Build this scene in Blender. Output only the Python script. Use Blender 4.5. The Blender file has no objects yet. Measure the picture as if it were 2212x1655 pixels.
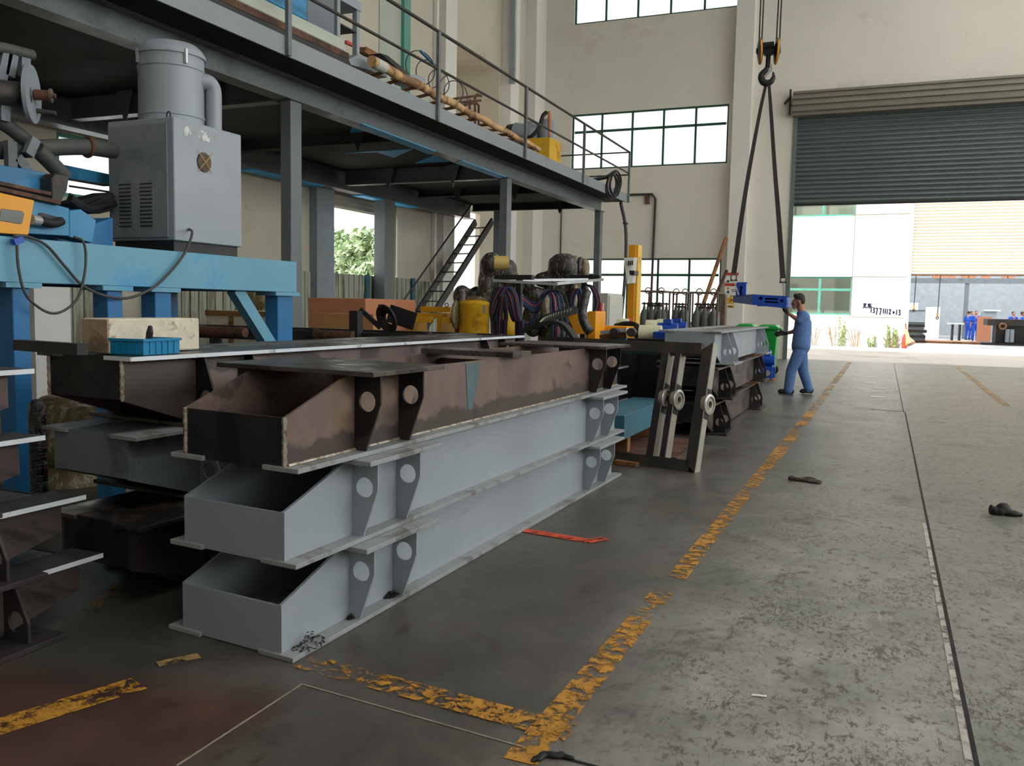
import bpy, bmesh, math, random
from mathutils import Vector, Matrix, geometry
random.seed(7)
PI = math.pi
C = bpy.context.scene.collection
# ------------------------------------------------------------------ camera geometry (photo frame 2212 x 1655)
FPX, YAW, PITCH, ROLL, EYE = 1892.33, math.radians(-22.944), math.radians(-4.962), math.radians(1.083), 1.35
FW = Vector((math.sin(YAW)*math.cos(PITCH), math.cos(YAW)*math.cos(PITCH), math.sin(PITCH)))
RT = Vector((math.cos(YAW), -math.sin(YAW), 0)); UP = RT.cross(FW)
RT, UP = RT*math.cos(ROLL)+UP*math.sin(ROLL), -RT*math.sin(ROLL)+UP*math.cos(ROLL)
def at(px, py, **k):
    """point of the place seen at a photo pixel, on the plane x=, y= or z="""
    d = RT*((px-1106)/FPX) - UP*((py-827.5)/FPX) + FW
    (a, v), = k.items(); i = 'xyz'.index(a); o = Vector((0, 0, EYE))
    return o + d*((v-o[i])/d[i])
def mpp(p):
    return (Vector(p)-Vector((0, 0, EYE))).dot(FW)/FPX
# ------------------------------------------------------------------ mesh builder
class M:
    def __init__(s): s.bm = bmesh.new()
    def poly(s, pts):
        try: return s.bm.faces.new([s.bm.verts.new(p) for p in pts])
        except ValueError: return None
    def hexa(s, b, t):
        vs = [s.bm.verts.new(p) for p in list(b)+list(t)]; n = len(b)
        s.bm.faces.new(vs[:n][::-1]); s.bm.faces.new(vs[n:])
        for i in range(n): s.bm.faces.new((vs[i], vs[(i+1) % n], vs[n+(i+1) % n], vs[n+i]))
        return s
    def box(s, x0, x1, y0, y1, z0, z1):
        return s.hexa([(x0, y0, z0), (x1, y0, z0), (x1, y1, z0), (x0, y1, z0)], [(x0, y0, z1), (x1, y0, z1), (x1, y1, z1), (x0, y1, z1)])
    def obox(s, c, ax, ay, az, sx, sy, sz):
        c, ax, ay, az = Vector(c), Vector(ax).normalized()*sx/2, Vector(ay).normalized()*sy/2, Vector(az).normalized()*sz/2
        q = [-ax-ay, ax-ay, ax+ay, -ax+ay]
        return s.hexa([c+p-az for p in q], [c+p+az for p in q])
    def bar(s, p0, p1, w, h, up=(0, 0, 1)):
        p0, p1 = Vector(p0), Vector(p1); d = (p1-p0); n = d.normalized(); up = Vector(up)
        if abs(n.dot(up)) > .98: up = Vector((0, 1, 0))
        sx = n.cross(up).normalized(); uz = sx.cross(n)
        return s.obox((p0+p1)/2, sx, n, uz, w, d.length, h)
    def prism(s, pts, vec):
        v = Vector(vec); return s.hexa([Vector(p) for p in pts], [Vector(p)+v for p in pts])
    def ring(s, c, n, r, seg, ph=0):
        n = Vector(n).normalized(); a = n.orthogonal().normalized(); b = n.cross(a); c = Vector(c)
        return [c+a*(r*math.cos(ph+2*PI*i/seg))+b*(r*math.sin(ph+2*PI*i/seg)) for i in range(seg)]
    def cyl(s, p0, p1, r0, r1=None, seg=16):
        p0, p1 = Vector(p0), Vector(p1); n = p1-p0
        return s.hexa(s.ring(p0, n, r0, seg), s.ring(p1, n, r0 if r1 is None else r1, seg))
    def lathe(s, prof, o, n=(0, 0, 1), seg=24):
        o, n = Vector(o), Vector(n).normalized(); rows = []
        for r, z in prof:
            rows.append([s.bm.verts.new(p) for p in s.ring(o+n*z, n, max(r, 1e-4), seg)])
        for a, b in zip(rows, rows[1:]):
            for i in range(seg): s.bm.faces.new((a[i], a[(i+1) % seg], b[(i+1) % seg], b[i]))
        s.bm.faces.new(rows[0][::-1]); s.bm.faces.new(rows[-1])
        return s
    def tube(s, pts, r, seg=8, closed=False):
        pts = [Vector(p) for p in pts]; n = len(pts); rows = []; a = None
        rr = r if isinstance(r, (list, tuple)) else [r]*n
        for i, p in enumerate(pts):
            q0 = pts[i-1] if (i or closed) else p; q1 = pts[(i+1) % n] if (i < n-1 or closed) else p
            t = (q1-q0).normalized()
            if a is None: a = t.orthogonal().normalized()
            a = (a-t*a.dot(t)).normalized(); b = t.cross(a)
            rows.append([s.bm.verts.new(p+a*(rr[i]*math.cos(2*PI*k/seg))+b*(rr[i]*math.sin(2*PI*k/seg))) for k in range(seg)])
        for i in range(n if closed else n-1):
            x, y = rows[i], rows[(i+1) % n]
            for k in range(seg): s.bm.faces.new((x[k], x[(k+1) % seg], y[(k+1) % seg], y[k]))
        if not closed: s.bm.faces.new(rows[0][::-1]); s.bm.faces.new(rows[-1])
        return s
    def torus(s, c, n, R, r, seg=28, cs=8):
        return s.tube(s.ring(c, n, R, seg), r, cs, True)
    def ell(s, c, rx, ry=None, rz=None, seg=16, rot=None):
        ry = rx if ry is None else ry; rz = rx if rz is None else rz
        m = Matrix.Translation(Vector(c)) @ (rot.to_4x4() if rot else Matrix()) @ Matrix.Diagonal((rx, ry, rz, 1))
        bmesh.ops.create_uvsphere(s.bm, u_segments=seg, v_segments=max(6, seg//2), radius=1, matrix=m)
        return s
    def plate(s, outer, holes, o, u, v, t):
        """flat plate with holes: 2D outline in axes u, v from o, thickness vector t"""
        o, u, v, t = Vector(o), Vector(u), Vector(v), Vector(t)
        loops = [[(x, y) for x, y in l] for l in [outer]+list(holes)]
        tri = geometry.tessellate_polygon([[Vector((x, y, 0)) for x, y in l] for l in loops])
        flat = [p for l in loops for p in l]
        A = [s.bm.verts.new(o+u*x+v*y) for x, y in flat]; B = [s.bm.verts.new(o+u*x+v*y+t) for x, y in flat]
        for a, b, c in tri:
            for V in (A, B):
                try: s.bm.faces.new((V[a], V[b], V[c]))
                except ValueError: pass
        k = 0
        for l in loops:
            n = len(l)
            for i in range(n):
                a, b = k+i, k+(i+1) % n
                try: s.bm.faces.new((A[a], A[b], B[b], B[a]))
                except ValueError: pass
            k += n
        return s
    def build(s, name, mat, parent=None, smooth=False, bevel=0, local=False, seg=1):
        bm = s.bm
        bmesh.ops.recalc_face_normals(bm, faces=bm.faces)
        if parent and not local:
            bm.transform(wmat(parent).inverted())
        me = bpy.data.meshes.new(name)
        if smooth:
            for f in bm.faces: f.smooth = True
        bm.to_mesh(me); bm.free()
        for m in (mat if isinstance(mat, (list, tuple)) else [mat]): me.materials.append(m)
        o = bpy.data.objects.new(name, me); C.objects.link(o)
        if smooth:
            try: me.set_sharp_from_angle(angle=math.radians(40))
            except Exception: pass
        if parent: o.parent = parent
        if bevel:
            b = o.modifiers.new('edge', 'BEVEL'); b.width = bevel; b.segments = seg; b.limit_method = 'ANGLE'; b.angle_limit = math.radians(40)
        return o
def circ(cx, cy, r, n=20):
    return [(cx+r*math.cos(2*PI*i/n), cy+r*math.sin(2*PI*i/n)) for i in range(n)]
def wmat(o):
    m = Matrix()
    while o:
        m = (Matrix.Translation(o.location) @ o.rotation_euler.to_matrix().to_4x4()) @ m; o = o.parent
    return m
def thing(name, label, cat, loc=(0, 0, 0), rz=0, group=None):
    o = bpy.data.objects.new(name, None); C.objects.link(o); o.empty_display_size = .1
    o.location = loc; o.rotation_euler = (0, 0, rz)
    return tag(o, label, cat, group)
def tag(o, label, cat, group=None, kind=None):
    o['label'] = label; o['category'] = cat
    if group: o['group'] = group
    if kind: o['kind'] = kind
    return o
def struct(o, label=None):
    o['kind'] = 'structure'
    if label: o['label'] = label
    return o
def dup(root, loc=None, rz=None, label=None, group=None):
    r = root.copy(); C.objects.link(r)
    if loc is not None: r.location = loc
    if rz is not None: r.rotation_euler = (0, 0, rz)
    if label: r['label'] = label
    if group: r['group'] = group
    for ch in list(root.children):
        c = ch.copy(); C.objects.link(c); c.parent = r
        for g in list(ch.children):
            d = g.copy(); C.objects.link(d); d.parent = c
    return r
def blob(name, prims, mat, parent=None, voxel=.02, it=6, local=False, factor=.5):
    """one continuous organic surface grown round capsules and ellipsoids"""
    m = M()
    for p in prims:
        if p[0] == 'c':
            _, a, b, r0, r1 = p; a, b = Vector(a), Vector(b)
            m.cyl(a, b, r0, r1, 14); m.ell(a, r0, seg=14); m.ell(b, r1, seg=14)
        elif p[0] == 'e': m.ell(p[1], *p[2], seg=16, rot=p[3] if len(p) > 3 else None)
        elif p[0] == 'b': m.obox(*p[1:])
    o = m.build(name, mat, None, True)
    r = o.modifiers.new('r', 'REMESH'); r.mode = 'VOXEL'; r.voxel_size = voxel
    sm = o.modifiers.new('s', 'SMOOTH'); sm.iterations = it; sm.factor = factor
    bpy.context.view_layer.update()
    dg = bpy.context.evaluated_depsgraph_get()
    me = bpy.data.meshes.new_from_object(o.evaluated_get(dg))
    o.modifiers.clear(); old = o.data; o.data = me; bpy.data.meshes.remove(old); me.name = name
    if not me.materials: me.materials.append(mat)
    for f in me.polygons: f.use_smooth = True
    if parent:
        if not local: me.transform(wmat(parent).inverted())
        o.parent = parent
    return o
def curve_pts(pts, n=8):
    """Catmull-Rom through the points"""
    P = [Vector(p) for p in pts]; P = [P[0]*2-P[1]]+P+[P[-1]*2-P[-2]]; out = []
    for i in range(1, len(P)-2):
        for k in range(n):
            t = k/n; a, b, c, d = P[i-1:i+3]
            out.append(.5*((2*b)+(c-a)*t+(2*a-5*b+4*c-d)*t*t+(3*b-a-3*c+d)*t**3))
    return out+[P[-2]]
# ------------------------------------------------------------------ materials
def lin(c): 
    f = lambda v: (v/12.92 if v <= .04045 else ((v+.055)/1.055)**2.4)
    return tuple(f(x/255) for x in c)
class N:
    def __init__(s, name):
        s.m = bpy.data.materials.new(name); s.m.use_nodes = True; s.t = s.m.node_tree; s.t.nodes.clear()
        s.out = s.n('ShaderNodeOutputMaterial')
    def n(s, t, **k):
        x = s.t.nodes.new(t)
        for a, v in k.items():
            if a in x.inputs: x.inputs[a].default_value = v
            else: setattr(x, a, v)
        return x
    def l(s, a, b): s.t.links.new(a, b)
    def coord(s, scale=(1, 1, 1), obj=True):
        c = s.n('ShaderNodeNewGeometry' if not obj else 'ShaderNodeTexCoord'); mp = s.n('ShaderNodeMapping')
        mp.inputs['Scale'].default_value = scale
        s.l(c.outputs['Position' if not obj else 'Object'], mp.inputs['Vector']); return mp.outputs[0]
    def noise(s, vec, sc, det=4, rough=.6, dist=0):
        x = s.n('ShaderNodeTexNoise'); x.inputs['Scale'].default_value = sc; x.inputs['Detail'].default_value = det
        x.inputs['Roughness'].default_value = rough; x.inputs['Distortion'].default_value = dist
        if vec is not None: s.l(vec, x.inputs['Vector'])
        return x.outputs['Fac']
    def ramp(s, fac, stops, interp='LINEAR'):
        r = s.n('ShaderNodeValToRGB'); e = r.color_ramp.elements; r.color_ramp.interpolation = interp
        while len(e) < len(stops): e.new(.5)
        for q, (p, c) in zip(e, stops):
            q.position = p; q.color = (c, c, c, 1) if isinstance(c, (int, float)) else (*c, 1)
        s.l(fac, r.inputs[0]); return r.outputs[0]
    def mix(s, fac, a, b, blend='MIX'):
        x = s.n('ShaderNodeMix'); x.data_type = 'RGBA'; x.blend_type = blend
        for v, i in ((fac, 0), (a, 6), (b, 7)):
            if isinstance(v, (int, float)): x.inputs[i].default_value = v
            elif isinstance(v, tuple): x.inputs[i].default_value = (*v, 1)
            else: s.l(v, x.inputs[i])
        return x.outputs[2]
    def math(s, op, a, b=0, c=None):
        x = s.n('ShaderNodeMath'); x.operation = op
        for i, v in enumerate((a, b) if c is None else (a, b, c)):
            if isinstance(v, (int, float)): x.inputs[i].default_value = v
            else: s.l(v, x.inputs[i])
        return x.outputs[0]
    def bsdf(s, col, rough=.5, metal=0, bump=None, bd=.02, bs=.5, spec=.5):
        b = s.n('ShaderNodeBsdfPrincipled')
        for v, k in ((col, 'Base Color'), (rough, 'Roughness'), (metal, 'Metallic'), (spec, 'Specular IOR Level')):
            if isinstance(v, tuple): b.inputs[k].default_value = (*v, 1)
            elif isinstance(v, (int, float)): b.inputs[k].default_value = v
            else: s.l(v, b.inputs[k])
        if bump is not None:
            u = s.n('ShaderNodeBump'); u.inputs['Strength'].default_value = bs; u.inputs['Distance'].default_value = bd
            s.l(bump, u.inputs['Height']); s.l(u.outputs[0], b.inputs['Normal'])
        return b
    def done(s, sh): s.l(sh.outputs[0], s.out.inputs[0]); return s.m
def paint(name, rgb, rough=.45, metal=0, var=.12, sc=3., dirt=None, damt=.5, bump=.0, stretch=(1, 1, 1), spec=.45):
    """painted or plain surface: mottled base colour, patches of a second colour, fine bump"""
    k = N(name); c = lin(rgb); v = k.coord(stretch)
    f = k.noise(v, sc, 5, .62)
    col = k.ramp(f, [(.3, tuple(x*(1-var) for x in c)), (.7, tuple(min(1, x*(1+var)) for x in c))])
    if dirt:
        d = k.noise(v, sc*.7+.31, 8, .7, .3)
        m = k.ramp(d, [(.62-.3*damt, 0), (.68-.22*damt, 1)]); m = k.math('MULTIPLY', m, .85)
        col = k.mix(m, col, lin(dirt))
    r = k.ramp(k.noise(v, sc*2.3, 4), [(.3, max(.05, rough-.1)), (.7, min(1, rough+.1))])
    return k.done(k.bsdf(col, r, metal, k.noise(v, sc*14, 3) if bump else None, .004, bump or .1, spec))
def mill(name, base, dark, light=None, sc=1.6, metal=.35, rough=.5):
    """hot-rolled plate: purplish brown scale, black heat patches with hard edges, pale ground or rusty spots"""
    k = N(name); v = k.coord()
    f = k.noise(v, sc*1.7, 6, .65)
    col = k.ramp(f, [(.3, tuple(x*.72 for x in lin(base))), (.7, tuple(x*1.25 for x in lin(base)))])
    d = k.noise(v, sc, 7, .55, .6)
    col = k.mix(k.ramp(d, [(.5, 0), (.525, 1)]), col, lin(dark))
    if light:
        e = k.noise(v, sc*2.1, 6, .7, .2)
        col = k.mix(k.math('MULTIPLY', k.ramp(e, [(.6, 0), (.72, 1)]), .7), col, lin(light))
    r = k.ramp(k.noise(v, sc*4, 4), [(.3, rough-.14), (.7, rough+.12)])
    return k.done(k.bsdf(col, r, metal, k.noise(v, 40, 3), .002, .25))
def glass(name, tint=(1, 1, 1), gl=.1, rough=.02, mixw=0.0):
    k = N(name); t = k.n('ShaderNodeBsdfTransparent'); t.inputs[0].default_value = (*tint, 1)
    g = k.n('ShaderNodeBsdfGlossy'); g.inputs['Roughness'].default_value = rough
    x = k.n('ShaderNodeMixShader'); x.inputs[0].default_value = gl; k.l(t.outputs[0], x.inputs[1]); k.l(g.outputs[0], x.inputs[2])
    if mixw:
        d = k.n('ShaderNodeBsdfTranslucent'); d.inputs[0].default_value = (.95, .97, 1, 1)
        y = k.n('ShaderNodeMixShader'); y.inputs[0].default_value = mixw; k.l(x.outputs[0], y.inputs[1]); k.l(d.outputs[0], y.inputs[2]); x = y
    return k.done(x)
def film(name, dark=(46, 42, 38), pale=(186, 178, 162), amt=.55):
    """stretch-wrap plastic: dark glossy skin with the shine on its crinkles painted as pale streaks"""
    k = N(name); v = k.coord((3, 3, 11)); f = k.noise(k.coord((14, 14, 3)), 1.6, 6, .7, 1.2); g = k.noise(v, 1.2, 5, .7, .8)
    col = k.mix(k.ramp(f, [(.60-.14*amt, 0), (.72, 1)]), lin(dark), lin(pale))  # pale noise streaks put crinkle highlights into the base colour
    return k.done(k.bsdf(col, .22, 0, g, .03, .9, .8))
# ================================================================== materials of this place
m_wall = paint('plaster_wall', (232, 226, 214), .8, 0, .05, .35, (220, 212, 200), .15)
m_wall2 = paint('plaster_left', (208, 200, 182), .8, 0, .06, .4, (192, 182, 164), .15)
m_pil = paint('plaster_pilaster', (232, 228, 220), .8, 0, .04, .4)
m_pale = paint('pale_panel', (186, 192, 178), .6, 0, .05, .5)
m_ceil = paint('roof_sheet', (150, 150, 148), .7)
m_green = paint('green_window_frame', (34, 82, 66), .4)
m_teal = paint('teal_frame', (84, 150, 134), .4)
m_pane = glass('window_pane', (.97, 1, .99), .07, .02, .25)
m_paneh = glass('hazy_window_pane', (.9, .96, .96), .07, .1, .6)
m_dpane = glass('dusty_window_pane', (.8, .82, .8), .1, .05, .0)
m_shut = paint('shutter_slat', (112, 122, 120), .4, .25, .05, 2)
m_shut2 = paint('cream_shutter', (222, 214, 196), .5, 0, .04, 2)
m_shut3 = paint('beige_shutter', (190, 184, 168), .5, 0, .06, 2)
m_hood = paint('shutter_hood_sheet', (138, 132, 120), .45, .3, .08, 2)
m_grey = paint('grey_primer', (150, 158, 165), .42, 0, .08, 1.1, (126, 129, 132), .02)
m_grey2 = paint('dark_grey_primer', (112, 120, 127), .5, 0, .1, 1.6, (84, 88, 92), .15)
m_gedge = paint('scuffed_primer', (146, 150, 152), .5, 0, .1, 5, (104, 98, 92), .3)
m_wedge = paint('white_painted_edge', (214, 220, 226), .45, 0, .08, 9, (150, 150, 150), .2)
m_steelgrey = paint('mezzanine_paint', (112, 118, 122), .42, 0, .06, 1., (92, 96, 99), .3)
m_deck = paint('deck_edge_paint', (140, 147, 152), .45, 0, .05, .6, (118, 122, 124), .25)
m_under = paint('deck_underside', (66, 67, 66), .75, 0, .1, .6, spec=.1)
m_blueunder = paint('blue_flange_paint', (70, 190, 252), .5, 0, .05, 1)
m_mill = mill('mill_scale_plate', (126, 107, 104), (88, 78, 76), (142, 120, 98), 1.1)
def mill_band():
    # plate whose foot is blackened by the weld heat, with a ragged upper edge and a few dark finger marks
    k = N('heat_banded_plate'); v = k.coord(); f = k.noise(v, 2.2, 6, .65); sep = k.n('ShaderNodeSeparateXYZ'); k.l(v, sep.inputs[0])
    col = k.ramp(f, [(.3, lin((92, 76, 74))), (.52, lin((116, 97, 92))), (.72, lin((140, 117, 95)))])
    sp = k.ramp(k.noise(v, 4.6, 3, .5, .3), [(.63, 0), (.67, .75)]); col = k.mix(sp, col, lin((74, 62, 60)))
    z = k.math('ADD', sep.outputs[2], k.math('MULTIPLY', k.math('SUBTRACT', k.noise(v, 3.2, 7, .6), .5), -.2))
    b = k.math('MAXIMUM', k.ramp(z, [(.085, 1), (.10, 0)]), k.ramp(z, [(.315, 0), (.36, .6)]))
    col = k.mix(k.math('MULTIPLY', b, .85), col, lin((68, 60, 57)))
    return k.done(k.bsdf(col, .46, .3, k.noise(v, 40, 3), .002, .25))
m_band = mill_band()
m_milldark = mill('dark_mill_plate', (62, 58, 58), (34, 33, 35), None)
m_millend = mill('burnt_end_plate', (46, 44, 46), (26, 25, 26), (88, 72, 50), 2.2)
m_mill2 = mill('dim_mill_plate', (98, 84, 82), (62, 56, 55), (112, 94, 78), 1.1)
m_bright = paint('ground_bright_steel', (186, 190, 192), .32, .75, .2, 8, (96, 92, 90), .35)
m_topst = mill('plate_top', (96, 88, 82), (62, 57, 54), (140, 134, 126), 2.4, .5, .36)
m_weld = paint('weld_bead', (168, 160, 146), .4, .5, .3, 30, (96, 70, 44), .4)
m_rust = paint('rusty_steel', (104, 70, 52), .7, .1, .3, 6, (60, 44, 38), .5)
m_black = paint('black_steel', (38, 38, 40), .45, .1, .15, 4)
m_dark = paint('dark_iron', (60, 58, 56), .5, .3, .2, 4, (84, 66, 52), .3)
m_rubber = paint('black_rubber', (28, 28, 29), .6, 0, .1, 4)
m_blue = paint('machine_blue', (58, 138, 184), .4, 0, .1, 1.5, (40, 104, 146), .35)
m_blue2 = paint('deep_blue', (40, 112, 168), .42, 0, .08, 1.5)
m_lblue = paint('table_beam_blue', (104, 162, 188), .4, 0, .07, 1.2, (70, 150, 200), .2)
m_bogie = paint('bogie_blue', (30, 78, 178), .35, 0, .08, 2)
m_orange = paint('machine_orange', (236, 160, 30), .4, 0, .06, 2, (190, 120, 30), .1)
m_yel = paint('machine_yellow', (226, 176, 40), .42, 0, .07, 2, (170, 120, 30), .2)
m_cab = paint('cabinet_grey', (150, 158, 166), .35, 0, .04, 1.2)
m_cabd = paint('cabinet_door_grey', (126, 134, 137), .3, 0, .04, 1.2)
m_cabpale = paint('cabinet_pale', (196, 196, 186), .45, 0, .04, 1.2)
m_alu = paint('aluminium', (196, 200, 202), .35, .6, .1, 4)
m_wood = paint('pale_timber', (216, 206, 186), .75, 0, .14, 3, (150, 132, 114), .12, .4, (1, 5, 5))
m_woodend = paint('timber_end_grain', (164, 142, 118), .85, 0, .2, 6, (112, 92, 74), .4, .4)
m_wood2 = paint('brown_timber', (150, 104, 66), .75, 0, .2, 3, (100, 66, 40), .4, .4)
m_bamboo = paint('bamboo', (206, 164, 112), .5, 0, .16, 3, (110, 76, 46), .4)
m_card = paint('cardboard', (196, 132, 98), .8, 0, .05, 1.5)
m_bin = paint('blue_plastic', (22, 128, 176), .35, 0, .06, 3)
m_gbin = paint('green_plastic', (20, 150, 60), .4, 0, .08, 3)
m_cream = paint('cream_polyurethane', (226, 224, 190), .45, 0, .05, 4)
m_film = film('dark_wrap_film')
m_pipey = paint('pale_yellow_pipe', (206, 180, 104), .35)
m_gauge = paint('dark_gauge_glass', (86, 90, 84), .2)
m_filmy = film('clear_wrap_film', (120, 104, 66), (214, 206, 184), .7)
m_filmb = film('black_wrap_film', (24, 24, 26), (130, 126, 120), .3)
m_gas = paint('gas_cylinder_grey', (104, 108, 106), .45, 0, .12, 3, (86, 76, 66), .4)
m_cage = paint('rusty_cage', (116, 98, 84), .65, .1, .2, 4, (84, 66, 54), .4)
m_red = paint('red_plastic', (206, 72, 62), .4)
m_fence = paint('weathered_fence', (176, 180, 162), .7, 0, .1, 1.2, (122, 112, 92), .42, 0, (1, 6, .5))
m_hose = paint('grey_flexible_hose', (70, 72, 70), .6, 0, .2, 20)
m_skin = paint('skin', (176, 124, 98), .55, 0, .06, 8)
m_hair = paint('dark_hair', (46, 40, 38), .7, 0, .2, 30)
m_cloth = paint('work_shirt_blue', (92, 124, 178), .85, 0, .08, 6, None, 0, .4)
m_cloth2 = paint('work_trouser_blue', (86, 120, 172), .85, 0, .1, 5, (66, 96, 146), .3, .4)
m_cloth3 = paint('bright_blue_overall', (36, 84, 190), .85, 0, .1, 5)
m_glove = paint('dark_glove', (52, 50, 50), .85, 0, .2, 12, (96, 94, 92), .3)
m_shoe = paint('black_shoe', (34, 30, 30), .6)
m_sling = paint('webbing_sling', (62, 60, 58), .75, 0, .15, 14)
m_road = paint('street_concrete', (188, 180, 172), .75, 0, .06, .3, (160, 152, 144), .3)
m_extw = paint('white_render', (238, 238, 236), .8, 0, .03, .5)
m_base = paint('dirty_white_plinth', (214, 214, 210), .8, 0, .05, .8, (180, 178, 166), .3)
m_leaf = paint('tree_leaf', (168, 190, 152), .7, 0, .2, 3)
m_weed = paint('weed_leaf', (150, 176, 104), .7, 0, .25, 5)
m_dry = paint('dry_stalk', (150, 120, 96), .8, 0, .2, 5)
m_trunk = paint('bark', (96, 80, 64), .9)
m_white = paint('white_enamel', (226, 226, 222), .45, 0, .03, 2)
m_intw = paint('inner_hall_wall', (150, 156, 160), .8)
m_intf = paint('inner_hall_floor', (150, 150, 150), .5)
m_ply = paint('plywood', (190, 138, 90), .7, 0, .12, 3)
m_ink = paint('marker_ink', (30, 32, 60), .8)
m_stick = paint('white_sticker', (232, 232, 228), .5)
m_tealb = paint('teal_beam', (62, 112, 130), .5, 0, .1, 2, (90, 84, 76), .3)
m_ground = paint('machined_steel', (180, 176, 166), .38, .45, .08, 6)
def floor_material():
    k = N('worn_painted_floor'); v = k.coord(obj=False)
    sep = k.n('ShaderNodeSeparateXYZ'); k.l(v, sep.inputs[0]); X, Y = sep.outputs[0], sep.outputs[1]
    big = k.noise(v, .55, 5, .6, .3); mid = k.noise(v, 2.6, 8, .72, .2); fine = k.noise(v, 16, 6, .75)
    scr = k.noise(k.coord((7, 3, 1), False), 2.2, 8, .8, 1.4); scr2 = k.noise(k.coord((14, 2.2, 1), False), 2.0, 7, .8, .9)
    dark = k.ramp(mid, [(.3, lin((68, 63, 58))), (.7, lin((94, 89, 83)))])
    pale = k.ramp(mid, [(.3, lin((116, 115, 109))), (.7, lin((170, 168, 161)))])
    # the lane right of the yellow line is scuffed to pale concrete; the bays keep their dark coat
    lane = k.math('ADD', X, k.math('MULTIPLY', k.math('SUBTRACT', big, .5), 1.6))
    lane = k.ramp(k.math('MULTIPLY_ADD', lane, .5, .85), [(.28, 0), (.62, 1)])
    col = k.mix(lane, dark, pale)
    green = k.noise(v, .9, 6, .65, .2)
    far = k.ramp(k.math('MULTIPLY', Y, .1), [(.3, 0), (.75, 1)])
    col = k.mix(k.math('MULTIPLY', far, .7), col, k.ramp(mid, [(.3, lin((76, 73, 68))), (.7, lin((104, 101, 95)))]))
    side = k.math('MAXIMUM', k.math('MULTIPLY', k.ramp(k.math('MULTIPLY_ADD', X, .5, .5), [(.66, 0), (.67, .6)]), k.ramp(green, [(.42, 0), (.56, 1)])), k.ramp(k.math('MULTIPLY_ADD', k.math('ADD', X, k.math('MULTIPLY', mid, .5)), .25, 1.), [(.42, .75), (.5, 0)]))
    gm = k.math('MULTIPLY', k.math('MAXIMUM', k.ramp(green, [(.52, 0), (.64, .75)]), side), k.math('MULTIPLY_ADD', lane, .35, .6))
    col = k.mix(gm, col, k.ramp(lane, [(0, lin((50, 64, 54))), (1, lin((102, 106, 94)))]))
    w1 = k.ramp(k.math('ADD', k.math('MULTIPLY', scr, .55), k.math('MULTIPLY', fine, .45)), [(.525, 0), (.575, 1)])
    w2 = k.ramp(k.math('ADD', k.math('MULTIPLY', scr2, .6), k.math('MULTIPLY', fine, .4)), [(.55, 0), (.60, 1)])
    chip = k.math('MULTIPLY', k.ramp(k.noise(k.coord((1, .5, 1), False), 58, 3, .6, .6), [(.54, 0), (.575, 1)]), k.ramp(k.noise(v, 1.7, 5, .6), [(.46, 0), (.6, 1)]))
    wear = k.math('MULTIPLY', k.math('MAXIMUM', k.math('MAXIMUM', w1, w2), chip), k.math('MULTIPLY_ADD', lane, .8, .1))
    col = k.mix(wear, col, lin((70, 64, 58)))
    st = k.math('MAXIMUM', k.ramp(k.noise(v, 1.15, 7, .7, .5), [(.57, 0), (.66, .8)]), k.ramp(k.noise(k.coord((1, .6, 1), False), 3.6, 8, .75, .6), [(.585, 0), (.64, .85)]))
    col = k.mix(st, col, lin((66, 58, 52)))
    # the near bay on the far side of the joint keeps red-brown primer, the strip beside it green
    red = k.math('MULTIPLY', k.ramp(k.math('MULTIPLY_ADD', k.math('ADD', Y, k.math('MULTIPLY', X, -.17)), .25, .0), [(.64, 1), (.70, 0)]),
                 k.ramp(k.math('MULTIPLY_ADD', k.math('ADD', X, k.math('MULTIPLY', mid, .3)), .2, 1.), [(.66, 1), (.685, 0)]))
    col = k.mix(k.math('MULTIPLY', red, .8), col, k.ramp(mid, [(.35, lin((66, 46, 42))), (.7, lin((98, 62, 52)))]))
    r = k.ramp(k.math('ADD', k.math('MULTIPLY', mid, .6), k.math('MULTIPLY', fine, .4)), [(.3, .3), (.7, .55)])
    return k.done(k.bsdf(col, r, 0, fine, .002, .2, .45))
m_floor = floor_material()
def worn_line(name, rgb, thr=.5, sc=9):
    k = N(name); v = k.coord(obj=False); f = k.noise(v, sc, 8, .75, .3); g = k.noise(v, 1.1, 4, .6)
    f = k.math('ADD', k.math('MULTIPLY', f, .6), k.math('MULTIPLY', g, .4))
    a = k.ramp(f, [(thr-.02, 0), (thr+.02, 1)])
    col = k.ramp(k.noise(v, 14, 6, .7), [(.35, tuple(x*.6 for x in lin(rgb))), (.6, lin(rgb))])
    b = k.bsdf(col, .6); t = k.n('ShaderNodeBsdfTransparent'); x = k.n('ShaderNodeMixShader')
    k.l(a, x.inputs[0]); k.l(t.outputs[0], x.inputs[1]); k.l(b.outputs[0], x.inputs[2]); return k.done(x)
m_line = worn_line('worn_yellow_paint', (204, 146, 54), .505, 17)
m_line2 = worn_line('faded_yellow_paint', (186, 150, 100), .50)
m_spray = worn_line('orange_spray_paint', (214, 84, 48), .42, 14)
m_joint = paint('joint_filler', (22, 22, 24), .8)
m_jointp = paint('slab_edge', (150, 144, 130), .8, 0, .3, 20)
# ================================================================== the setting
XL, YF, XR, YB, ZC = -10.5, 26.28, 13.0, -9.0, 12.6
def flat(name, pts, mat, kind='structure', th=.0015):
    o = M().prism([Vector(p) for p in pts], (0, 0, th)).build(name, mat)
    o['kind'] = kind; return o
struct(M().box(XL-.4, XR+.3, YB-.3, YF+.35, -.3, 0).build('floor', m_floor))
struct(M().box(XL-.4, XR+.3, YB-.3, YF+.3, ZC, ZC+.2).build('ceiling', m_ceil))
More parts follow.
